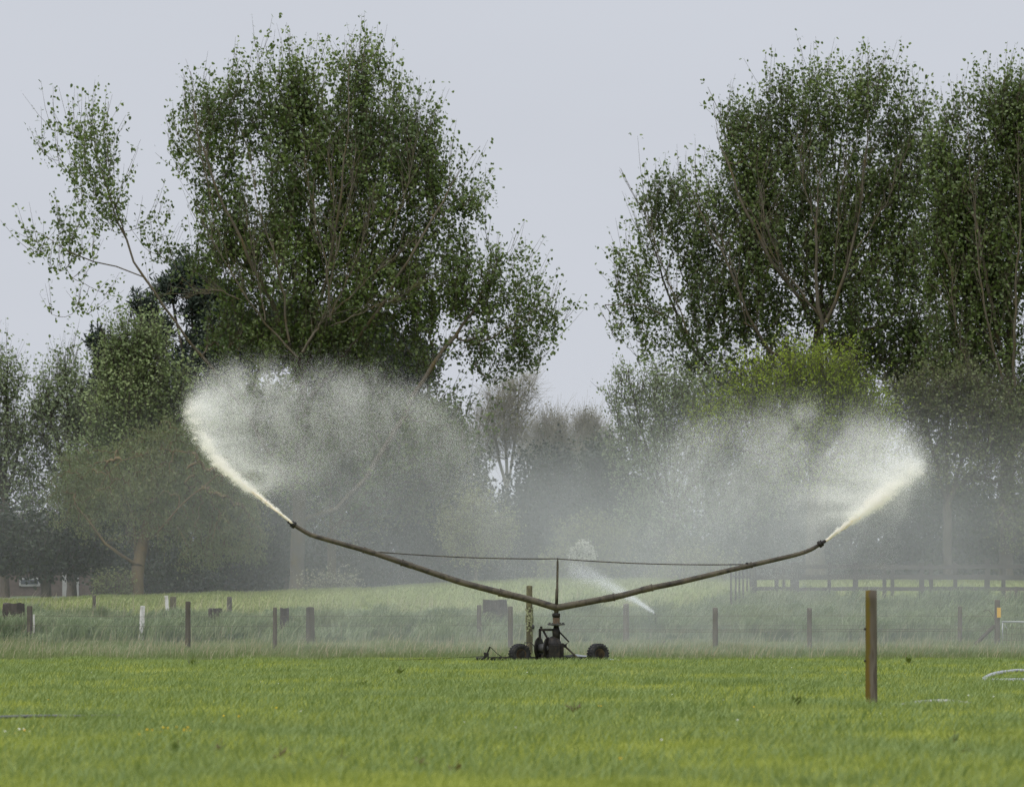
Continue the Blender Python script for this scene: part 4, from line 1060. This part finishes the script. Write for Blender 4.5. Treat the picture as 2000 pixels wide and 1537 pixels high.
def irrigator():
    I = lambda px, py, dy=0.0: P(px, py, DI) + np.array((0, dy, 0))
    m = 1 / 92.0
    root = empty("irrigator", tuple(I(1087, 1296)))
    tag(root, "rusty travelling boom irrigator with two upswept pipes, parked in the paddock", "irrigator")
    # boom arms with collars
    def arm(pts, rads, collars):
        P3, R3 = [], []
        pts = [I(*p) for p in pts]
        for i in range(len(pts) - 1):
            mm_ = max(2, int(np.linalg.norm(pts[i + 1] - pts[i]) / .12))
            for k in range(mm_):
                t = k / mm_
                P3.append(pts[i] * (1 - t) + pts[i + 1] * t); R3.append(rads[i] * (1 - t) + rads[i + 1] * t)
        P3.append(pts[-1]); R3.append(rads[-1])
        # smooth the elbows a little
        A = np.array(P3); B = A.copy()
        for _ in range(2):
            B[1:-1] = .25 * B[:-2] + .5 * B[1:-1] + .25 * B[2:]
        o = MB().tube(list(B), R3, 16).build("boom_pipe", M_iron, root, smooth=True)
        for px in collars:
            j = int(np.argmin(abs(B[:, 0] - (px - 1000) * DI / F)))
            j = min(max(j, 1), len(B) - 2)
            dr = B[j + 1] - B[j - 1]; dr /= np.linalg.norm(dr)
            rr = R3[j]
            MB().lathe(B[j], [(rr * 1.0, -.14), (rr * 1.13, -.12), (rr * 1.13, .08), (rr * 1.28, .085), (rr * 1.28, .12), (rr, .125)], 16, axis=dr).build("collar", M_iron, o, smooth=False)
        return o, B
    la, LB = arm([(1088, 1187, 0), (1036, 1171, -.02), (985, 1159, -.05), (900, 1137, -.1), (721, 1077, -.25), (632, 1052, -.3), (606, 1045.5, -.32), (588, 1033, -.33), (574, 1025, -.34)],
                 [.074, .074, .07, .066, .055, .05, .047, .045, .04], [983, 792, 722])
    ra, RB = arm([(1086, 1187, 0), (1140, 1177, .02), (1215, 1163, .05), (1265, 1149, .1), (1320, 1138.5, .12), (1460, 1105, .3), (1550, 1084.5, .38), (1578, 1077, .4), (1594, 1069, .41), (1606, 1061, .42)],
                 [.074, .07, .066, .062, .06, .052, .047, .045, .043, .038], [1266, 1186, 1462])
    for o, B, sx in ((la, LB, -1), (ra, RB, 1)):
        dr = B[-1] - B[-3]; dr /= np.linalg.norm(dr)
        MB().lathe(B[-1], [(.045, -.06), (.075, -.05), (.078, .0), (.055, .01), (.07, .015), (.07, .045), (.04, .05), (.034, .11), (.026, .13)], 14, axis=dr).build("nozzle", M_black, o, smooth=True)
    # mast and stays
    MB().tube([I(1087, 1182), I(1087.5, 1162), I(1088, 1150), I(1088.3, 1148), I(1089, 1108), I(1089, 1096), I(1089.3, 1089)], [.036, .036, .033, .026, .024, .022, .007], 10).build("mast", M_iron, root, smooth=True)
    for a_, b_ in ((I(720, 1076.5, -.25), I(1089, 1091)), (I(1089, 1091), I(1461, 1101.5, .3))):
        pts = [a_ + (b_ - a_) * t - np.array((0, 0, .05 * 4 * t * (1 - t))) for t in np.linspace(0, 1, 12)]
        MB().tube(pts, .0125, 7).build("stay_rod", M_iron, root)
    for p in (I(720, 1076, -.25), I(1461, 1101, .3)):
        MB().lathe(p, [(.02, -.045), (.038, -.03), (.038, .03), (.02, .045)], 10, axis=(0.3, 1, 0)).build("stay_clamp", M_black, root)
    # riser, collar, turntable, column
    c = I(1086.5, 1187)
    hh = lambda y: (1187 - y) * m
    MB().lathe(c, [(.05, hh(1198)), (.05, hh(1190)), (.062, hh(1188)), (.03, hh(1182))], 18).build("riser", M_iron, root, smooth=True)
    MB().lathe(c, [(.06, hh(1206)), (.085, hh(1204.5)), (.09, hh(1199)), (.07, hh(1197)), (.05, hh(1197))], 18).build("riser_collar", M_black, root, smooth=True)
    MB().lathe(c, [(.085, hh(1219)), (.085, hh(1217)), (.072, hh(1216)), (.078, hh(1206))], 18).build("swivel", M_rust, root, smooth=True)
    tt = MB(); tt.lathe(c, [(.05, hh(1222.5)), (.12, hh(1221)), (.19, hh(1220.5)), (.19, hh(1217.6)), (.09, hh(1217.6))], 22)
    for ang in range(0, 360, 45):
        a2 = math.radians(ang + 10); q = c + np.array((.155 * math.cos(a2), .155 * math.sin(a2), hh(1216.8)))
        tt.lathe(q, [(.014, -.03), (.014, .012), (.008, .018)], 6)
    tt.build("turntable", M_steelgrey, root)
    MB().lathe(c, [(.08, hh(1252)), (.085, hh(1232)), (.07, hh(1229)), (.055, hh(1222.5))], 16).build("column", M_black, root, smooth=True)
    # gearbox: domed casing with a flat front plate
    g = MB(); g.lathe(I(1081, 1291), [(.18, 0), (.19, .22), (.175, .38), (.13, .48), (.06, .53)], 18)
    g.box(I(1083, 1274, -.17), (.24, .1, .34)); g.box(I(1095, 1273, -.05), (.13, .22, .38)); g.box(I(1076, 1284, .0), (.42, .3, .14))
    g.build("gearbox", M_black, root, smooth=False, bevel=.01)
    # side bracket
    b = MB(); b.box(I(1071, 1229.5), (.4, .07, .05)); b.box(I(1054.5, 1238), (.055, .07, .22)); b.box(I(1057, 1225.5), (.05, .05, .06))
    b.tube([I(1061, 1231), I(1071, 1250)], .024, 8); b.build("bracket", M_black, root, bevel=.006)
    # drum with flanges (seen edge on)
    ax = np.array((1.0, -.45, 0)); ax /= np.linalg.norm(ax)
    dr_ = MB().lathe(I(1062, 1266), [(.10, -.10), (.10, .16)], 20, axis=ax).build("winch_drum", M_steelgrey, root, smooth=True)
    for off in (-.11, .1):
        cc = I(1062, 1266) + ax * off
        MB().lathe(cc, [(.03, -.014), (.235, -.014), (.245, 0), (.235, .014), (.03, .014)], 30, axis=ax).build("flange", M_black, dr_)
    # hinged lever on the right, strut, rods
    lv = MB(); lv.tube([I(1089, 1230, -.05), I(1111, 1253, -.05), I(1104, 1259, -.05), I(1094, 1257, -.05)], .018, 8); lv.build("lever", M_black, root)
    br = MB(); br.box(I(1099, 1261, -.05), (.17, .08, .07)); br.build("lever_bracket", M_black, root, bevel=.006)
    st = MB(); st.tube([I(1104, 1262, -.02), I(1131, 1287, -.02)], .022, 8); st.tube([I(1098, 1264, -.1), I(1098.5, 1287, -.1)], .009, 6); st.build("strut", M_iron, root)
    rd = MB(); rd.tube([I(1024, 1255, .1), I(1037, 1254.5, .05), I(1042, 1260, 0), I(1046, 1268, 0)], .01, 6); rd.build("control_rod", M_black, root); rd = MB(); rd.tube([I(1013, 1279, -.28), I(1033, 1262, -.2)], .007, 5); rd.build("control_rod", M_black, root)
    # corrugated coupling and feed pipe
    sp_ = MB(); c0, c1 = I(1098, 1284, .05), I(1124, 1281, .05); axis = c1 - c0; L = np.linalg.norm(axis)
    prof = []
    for k in range(15):
        prof += [(.038, L * k / 15), (.052, L * (k + .5) / 15)]
    sp_.lathe(c0, prof, 14, axis=axis); sp_.build("corrugated_coupling", M_steelgrey, root, smooth=True)
    # chassis
    ch = MB(); ch.box(I(1045, 1286), (2.2, .08, .085)); ch.box(I(1045, 1288, .42), (1.3, .06, .06)); ch.box(I(1096, 1288.5, .2), (.07, .5, .05)); ch.box(I(1017, 1288.5, .2), (.07, .5, .05))
    ch.box(I(1083, 1291, .1), (.4, .5, .04)); ch.build("chassis", M_black, root, bevel=.006)
    # drawbar and hitch
    dw = MB(); dw.tube([I(930, 1286.5), I(952, 1286.5)], .042, 10); dw.tube([I(952, 1286.5), I(992, 1286.5)], .032, 10); dw.build("drawbar", M_black, root)
    hi = MB(); hi.box(I(950, 1284), (.10, .11, .20)); hi.box(I(947, 1275.5), (.05, .06, .04)); hi.tube([I(950, 1280), I(957, 1262.5)], .019, 7); hi.tube([I(957, 1262.5), I(971, 1276), I(986, 1286)], .009, 5)
    hi.tube([I(947, 1290), I(950, 1294)], .03, 8); hi.build("hitch", M_black, root, bevel=.004)
    # wheels
    def wheel(px, py, rz, r=.222, w=.21):
        ce = I(px, py); ax = np.array((math.sin(rz), -math.cos(rz), 0))
        wh = empty("wheel", tuple(ce - np.array(root.location))); wh.parent = root
        ty = MB(); prof = [(r * .50, -w * .36), (r * .62, -w * .46), (r * .82, -w * .5), (r * .94, -w * .43), (r * .975, -w * .2), (r * .985, 0), (r * .975, w * .2), (r * .94, w * .43), (r * .82, w * .5), (r * .62, w * .46), (r * .50, w * .36)]
        ty.lathe(ce, prof, 36, axis=ax)
        u = np.cross(ax, (0, 0, 1.0)); u /= np.linalg.norm(u); v = np.cross(ax, u)
        for k in range(22):
            for s_ in (-1, 1):
                th = 2 * math.pi * (k + .25 * s_) / 22
                e = math.cos(th) * u + math.sin(th) * v; t_ = -math.sin(th) * u + math.cos(th) * v
                q = ce + e * r * .985 + ax * s_ * w * .25
                a_, b_, c_ = ax * w * .2, t_ * r * .075, e * r * .038
                vs_ = [q + i_ * a_ + (j_ + i_ * s_ * .35) * b_ + k_ * c_ for k_ in (-1, 1) for i_, j_ in ((-1, -1), (1, -1), (1, 1), (-1, 1))]
                ty.add(vs_, [(3, 2, 1, 0), (4, 5, 6, 7), (0, 1, 5, 4), (1, 2, 6, 5), (2, 3, 7, 6), (3, 0, 4, 7)])
        ty.build("tyre", M_tyre, wh, smooth=False)
        rm = MB(); rm.lathe(ce, [(r * .50, w * .36), (r * .52, w * .39), (r * .46, w * .38), (r * .40, w * .2), (r * .2, w * .14), (r * .15, w * .3), (r * .07, w * .32)], 24, axis=ax)
        rm.lathe(ce, [(r * .3, -w * .3), (r * .5, -w * .36)], 24, axis=ax)
        rm.build("rim", M_rust, wh, smooth=True)
    wheel(1015, 1277.5, .45); wheel(1168, 1277.0, .52)
    ax_ = MB(); ax_.tube([I(1015, 1278, .05), I(1025, 1286, .3)], .022, 8); ax_.tube([I(1168, 1278, .05), I(1140, 1286, .1), I(1110, 1288, .1)], .026, 8); ax_.build("axle", M_black, root)
irrigator()

def cable_thing(name, pts, r, mat, label, cat, k=7):
    A = [np.array(p, float) for p in pts]
    out = []
    for i in range(len(A) - 1):
        p0, p1, p2, p3 = A[max(i - 1, 0)], A[i], A[i + 1], A[min(i + 2, len(A) - 1)]
        for t in np.linspace(0, 1, 10, endpoint=False):
            out.append(.5 * (2 * p1 + (p2 - p0) * t + (2 * p0 - 5 * p1 + 4 * p2 - p3) * t * t + (3 * p1 - p0 - 3 * p2 + p3) * t ** 3))
    out.append(A[-1])
    o = MB().tube(out, r, k).build(name, mat, smooth=True)
    return tag(o, label, cat)
def on_ground(px, py, up=0.03):
    d = min(H * F / (py - YH), 82); x = (px - 1000) * d / F
    return np.array((x, d, float(ground_z(x, d)) + up))
cable_thing("winch_cable", [P(948, 1281, DI), P(860, 1285.5, DI - .4), P(750, 1290, DI - 1), P(640, 1294.5, DI - 1.6), P(520, 1299.5, DI - 2.4), P(420, 1306, DI - 3.2)], .006, M_black, "thin dark winch cable stretching left from the hitch", "cable", 5)
cable_thing("feed_hose", [P(1122, 1281.5, DI + .05), P(1150, 1285, DI + .5), P(1190, 1290, DI + .5), P(1225, 1294.5, DI - .2), P(1262, 1299, DI - .8), P(1330, 1306, DI - 1.8)], .05, M_hose, "grey feed hose trailing right from behind the irrigator's right wheel", "hose", 12)
cable_thing("hose", [on_ground(2090, 1322, .03), on_ground(2000, 1313.5, .035), on_ground(1968, 1315, .035), on_ground(1945, 1321.5, .035), on_ground(1927, 1326, .035), on_ground(1922, 1331, .035), on_ground(1935, 1333.5, .035), on_ground(1980, 1333, .03), on_ground(2090, 1334, .03)], .034,
            surf("pale_grey_hose", (0.22, 0.235, 0.245), (0.30, 0.315, 0.325), 4, .55, bump=.1), "pale grey hose bent into a loop on the pasture at the right edge", "hose", 10)
cable_thing("water_pipe", [on_ground(1735, 1378, -.01), on_ground(1775, 1376, .02), on_ground(1810, 1375.5, .025), on_ground(1850, 1376, .02), on_ground(1895, 1377, -.01)], .025, surf("whitish_pipe", (0.24, 0.25, 0.23), (0.31, 0.32, 0.30), 4, .55, bump=.1), "whitish pipe half sunk in grass right of the near post", "pipe", 10)
cable_thing("water_pipe", [on_ground(-60, 1417, .035), on_ground(60, 1414, .04), on_ground(160, 1410, .035), on_ground(235, 1406.5, .03), on_ground(290, 1404, .0)], .015, surf("dull_grey_pipe", (0.085, 0.09, 0.09), (0.12, 0.125, 0.125), 4, .6, bump=.1), "dull grey pipe lying in grass at the left edge", "pipe", 10)

# ------------------------------------------------------------------ water
def water_mat(name, c, transl=0.5):
    m, n, l, b = new_mat(name)
    b.inputs["Base Color"].default_value = rgba(c); b.inputs["Roughness"].default_value = .5
    tr = n.new("ShaderNodeBsdfTranslucent"); tr.inputs["Color"].default_value = rgba(c)
    ms = n.new("ShaderNodeMixShader"); ms.inputs[0].default_value = transl
    l.new(b.outputs[0], ms.inputs[1]); l.new(tr.outputs[0], ms.inputs[2]); l.new(ms.outputs[0], n["Material Output"].inputs["Surface"])
    return m
M_water = water_mat("muddy_water_drop", (0.96, 0.943, 0.895))
M_stream = water_mat("muddy_water_stream", (0.90, 0.82, 0.64), .35)
M_mistdrop = water_mat("fine_water_drop", (0.96, 0.955, 0.94))
M_clear = water_mat("clear_water_drop", (0.95, 0.96, 0.97))

def droplets(name, pos, size, mat, parent):
    n = len(pos)
    base = np.array([(1, 1, 1), (1, -1, -1), (-1, 1, -1), (-1, -1, 1)], float) / 1.732
    q = RNG.normal(0, 1, (n, 4)); q /= np.linalg.norm(q, axis=1, keepdims=True)
    w, x, y, z = q.T
    Rm = np.stack([1 - 2 * (y * y + z * z), 2 * (x * y - z * w), 2 * (x * z + y * w), 2 * (x * y + z * w), 1 - 2 * (x * x + z * z), 2 * (y * z - x * w), 2 * (x * z - y * w), 2 * (y * z + x * w), 1 - 2 * (x * x + y * y)], -1).reshape(n, 3, 3)
    v = pos[:, None] + np.einsum('nij,kj->nki', Rm, base) * size[:, None, None]
    i = np.arange(n)[:, None] * 4
    f = np.concatenate([i + np.array([k]) for k in ((0, 1, 2), (0, 3, 1), (0, 2, 3), (1, 3, 2))])
    return np_mesh(name, v.reshape(-1, 3), [f], mat, parent)

def curve(pts, t):
    A = np.array(pts, float); s = np.concatenate([[0], np.cumsum(np.linalg.norm(np.diff(A[:, :2], axis=0), axis=1))]); s /= s[-1]
    return np.stack([np.interp(t, s, A[:, k]) for k in range(A.shape[1])], -1)

def to3(a):
    return np.stack([(a[:, 0] - 1000) * a[:, 2] / F, a[:, 2], H + (YH - a[:, 1]) * a[:, 2] / F], -1)

def spray(label, core, veil, sx, n_core, n_peel, n_veil, peel_len, veil_len, spread):
    """core: (px, py, d) of the jet; veil: crest the thrown water falls from"""
    root = empty("water_jet", tuple(to3(np.array([core[0]], float))[0]))
    # solid ropes of water next to the nozzle
    mb = MB()
    for k in range(6):
        ph = random.uniform(0, 6.28); t = np.linspace(0, .30 + .05 * k / 2, 26); c = to3(curve(core, t))
        amp = np.linspace(.006, .055, 26)
        c[:, 2] += amp * np.sin(t * 38 + ph) * .5 + amp * math.cos(ph) * .8; c[:, 0] += amp * .4 * np.cos(t * 45 + ph); c[:, 1] += amp * math.sin(ph)
        mb.tube(list(c), list(np.linspace(.016, .003, 26)), 6)
    mb.build("stream", M_stream, root, smooth=True)
    # jet core breaking into drops
    npf = 1500                                                        # ragged puffs along the jet
    tp = RNG.uniform(0, 1, npf) ** .9
    tp = np.where(RNG.uniform(0, 1, npf) < .75 * np.clip((tp - .55) / .45, 0, 1), tp * .6, tp)
    c = curve(core, tp); wid = .8 + spread * tp ** 1.25
    c[:, 0] += RNG.normal(0, .5, npf) * wid - sx * np.abs(RNG.normal(0, .3, npf)) * wid
    c[:, 1] += RNG.normal(0, .45, npf) * wid
    c[:, 2] += RNG.normal(0, .012, npf) * wid
    wt = RNG.gamma(.8, 1, npf); wt /= wt.sum()
    pk = RNG.choice(npf, n_core, p=wt)
    a = c[pk]; pr = (.7 + .23 * wid * RNG.uniform(.4, 1.6, npf))[pk]
    g = np.abs(RNG.normal(0, 1, n_core))
    a[:, 0] += RNG.normal(0, 1, n_core) * pr - sx * g * pr * 1.2; a[:, 1] += RNG.normal(0, .8, n_core) * pr; a[:, 2] += RNG.normal(0, .012, n_core) * pr
    droplets("spray_core", to3(a), .0036 * (1 + 1.4 * RNG.uniform(0, 1, n_core) ** 4) * (.9 + .35 * tp[pk]), M_water, root)
    # drops torn off and carried by the wind back over the boom
    t = 1 - .66 * RNG.uniform(0, 1, n_peel) ** 1.3
    a = curve(core, t); e = RNG.exponential(1, n_peel) * peel_len * (.18 + 1.0 * t)
    e *= .45 + 1.1 * fbm(t * 26, t * 0, 71)                            # gusts: streaks of unequal reach
    a[:, 0] += -sx * e + RNG.normal(0, 6, n_peel)
    a[:, 1] += RNG.normal(0, 7 + .17 * e) + e * (.25 * (fbm(t * 14, e / 90, 72) - .6))
    a[:, 2] += RNG.normal(0, .5, n_peel) + e * .012
    keep = RNG.uniform(0, 1, n_peel) < .25 + 1.1 * fbm(a[:, 0] / 70, a[:, 1] / 30, 73)
    droplets("drifting_spray", to3(a[keep]), .0024 * (1 + .8 * RNG.uniform(0, 1, keep.sum()) ** 4), M_mistdrop, root)
    # falling veil, torn into curtains
    t = RNG.beta(1.0, 1.45, n_veil); a = curve(veil, t)
    cur = fbm(a[:, 0] / 75, a[:, 0] * 0, 74)
    f = RNG.gamma(1.25, 1, n_veil) * veil_len * (.55 + .7 * t) * (.5 + cur)
    a[:, 1] += f + RNG.normal(0, 24, n_veil) - 24 * (fbm(a[:, 0] / 48, a[:, 0] * 0 + 5, 75) - .5)
    a[:, 0] += RNG.normal(0, 14, n_veil) - sx * f * .4
    a[:, 2] += RNG.normal(0, 1.0, n_veil)
    wisp = fbm((a[:, 0] + sx * f * .4) / 60, a[:, 1] / 130, 76) * .7 + fbm(a[:, 0] / 26, a[:, 1] / 40, 77) * .4
    keep = (a[:, 1] < 1200) & (RNG.uniform(0, 1, n_veil) < np.clip(1.9 * wisp - .25, .05, 1))
    droplets("falling_spray", to3(a[keep]), .0024 * (1 + .8 * RNG.uniform(0, 1, keep.sum()) ** 4), M_mistdrop, root)
    tag(root, label, "water jet", "jets of the irrigator")

spray("muddy water jet from the left nozzle, curling up and blowing back to the right",
      [(571, 1022, 79.6), (540, 998, 79.8), (505, 970, 80.3), (470, 945, 81), (430, 912, 82), (400, 876, 83), (380, 840, 84), (368, 808, 85), (372, 780, 86)],
      [(372, 790, 86), (395, 752, 86.5), (450, 735, 87), (540, 728, 88), (640, 728, 89), (740, 742, 90), (830, 775, 91), (930, 840, 92)], -1,
       44000, 320000, 540000, 112, 78, 19)
spray("muddy water jet from the right nozzle, fanning out and blowing back to the left",
      [(1611, 1058, 80.5), (1640, 1036, 80.6), (1680, 1007, 81), (1720, 978, 81.8), (1760, 945, 82.8), (1790, 920, 83.8), (1806, 906, 84.6)],
      [(1806, 908, 84.6), (1775, 872, 85.2), (1730, 838, 86), (1660, 815, 87), (1580, 803, 88), (1490, 805, 89), (1400, 820, 90), (1300, 850, 91)], 1,
      44000, 320000, 640000, 115, 108, 24)

def side_spray():
    d = 104
    root = empty("sprinkler", tuple(P(1281, 1204, d)))
    zg = P(1281, 1204, d)
    mb = MB(); mb.tube([zg - np.array((0, 0, .45)), zg + np.array((0, 0, .02))], .012, 8); mb.tube([zg + np.array((0, 0, .05)), zg + np.array((-.07, 0, .1))], [.018, .01], 8)
    mb.build("riser", M_black, root)
    n = 34000
    t = RNG.uniform(0, 1, n) ** .7
    core = [(1278, 1196, d), (1240, 1170, d + .5), (1200, 1146, d + 1), (1155, 1118, d + 2), (1112, 1098, d + 3)]
    a = curve(core, t)
    w = 2.5 + 17 * t
    a[:, 1] += RNG.normal(0, 1, n) * w * .6 + np.abs(RNG.normal(0, 1, n)) * w * .9 * t
    a[:, 0] += RNG.normal(0, 1, n) * w * .4
    a[:, 2] += RNG.normal(0, .3, n) * (1 + t)
    keep = RNG.uniform(0, 1, n) < 1.0 - .6 * t
    o = droplets("spray", to3(a[keep]), .0034 * (1 + RNG.uniform(0, 1, keep.sum()) ** 3), M_clear, root)
    tag(root, "small sprinkler in the grass throwing a white fan of water up and left", "sprinkler")
side_spray()

# ------------------------------------------------------------------ drifting mist behind the irrigator
def mist():
    x0, x1, y0, y1, z0, z1 = -26, 26, 83.2, 126, -0.6, 9.5
    me = bpy.data.meshes.new("mist")
    v = [(x, y, z) for z in (z0, z1) for x, y in ((x0, y0), (x1, y0), (x1, y1), (x0, y1))]
    me.from_pydata(v, [], [(3, 2, 1, 0), (4, 5, 6, 7), (0, 1, 5, 4), (1, 2, 6, 5), (2, 3, 7, 6), (3, 0, 4, 7)])
    m = bpy.data.materials.new("drifting_spray_mist"); m.use_nodes = True
    n, l = m.node_tree.nodes, m.node_tree.links
    n.remove(n["Principled BSDF"])
    pv = n.new("ShaderNodeVolumePrincipled")
    pv.inputs["Color"].default_value = (0.84, 0.86, 0.86, 1)
    pv.inputs["Anisotropy"].default_value = 0.0
    l.new(pv.outputs[0], n["Material Output"].inputs["Volume"])
    tc = n.new("ShaderNodeTexCoord"); sp = n.new("ShaderNodeSeparateXYZ"); l.new(tc.outputs["Object"], sp.inputs[0])
    def math_(op, a_, b_=None, c_=None):
        q = n.new("ShaderNodeMath"); q.operation = op
        for i, k in enumerate((a_, b_, c_)):
            if k is None: continue
            if isinstance(k, (int, float)): q.inputs[i].default_value = k
            else: l.new(k, q.inputs[i])
        return q.outputs[0]
    def bump_(c0, s0, amp):           # gaussian across x
        u = math_('DIVIDE', math_('SUBTRACT', sp.outputs["X"], c0), s0)
        return math_('MULTIPLY', math_('EXPONENT', math_('MULTIPLY', math_('MULTIPLY', u, u), -1.0)), amp)
    nt_ = n.new("ShaderNodeTexNoise"); nt_.inputs["Scale"].default_value = 0.28; nt_.inputs["Detail"].default_value = 3.0
    l.new(tc.outputs["Object"], nt_.inputs["Vector"])
    dens = math_('ADD', math_('ADD', bump_(7.5, 6.5, 0.0115), math_("ADD", bump_(-3.0, 5.5, 0.0054), bump_(2.0, 3.0, 0.0035))), 0.0017)
    def rng_(src, a0, a1, b0, b1):
        mr = n.new("ShaderNodeMapRange"); mr.interpolation_type = 'SMOOTHSTEP'
        for k, q in zip(("From Min", "From Max", "To Min", "To Max"), (a0, a1, b0, b1)): mr.inputs[k].default_value = q
        l.new(src, mr.inputs["Value"]); return mr.outputs[0]
    nz_ = rng_(nt_.outputs["Fac"], 0.32, 0.68, 0.2, 1.85)
    top = math_('ADD', sp.outputs["Z"], math_('MULTIPLY', math_('SUBTRACT', nt_.outputs["Fac"], .5), 4.0))
    hz = rng_(top, 3.4, 7.4, 1.0, 0.0)
    low = math_('ADD', 1.0, rng_(sp.outputs["Z"], 0.1, 1.3, 0.4, 0.0))
    out = math_('MULTIPLY', math_('MULTIPLY', math_('MULTIPLY', dens, nz_), hz), low)
    l.new(out, pv.inputs["Density"])
    me.materials.append(m)
    o = link(bpy.data.objects.new("mist", me))
    tag(o, "drifting veil of fine spray behind the irrigator", "mist", kind="stuff")
mist()
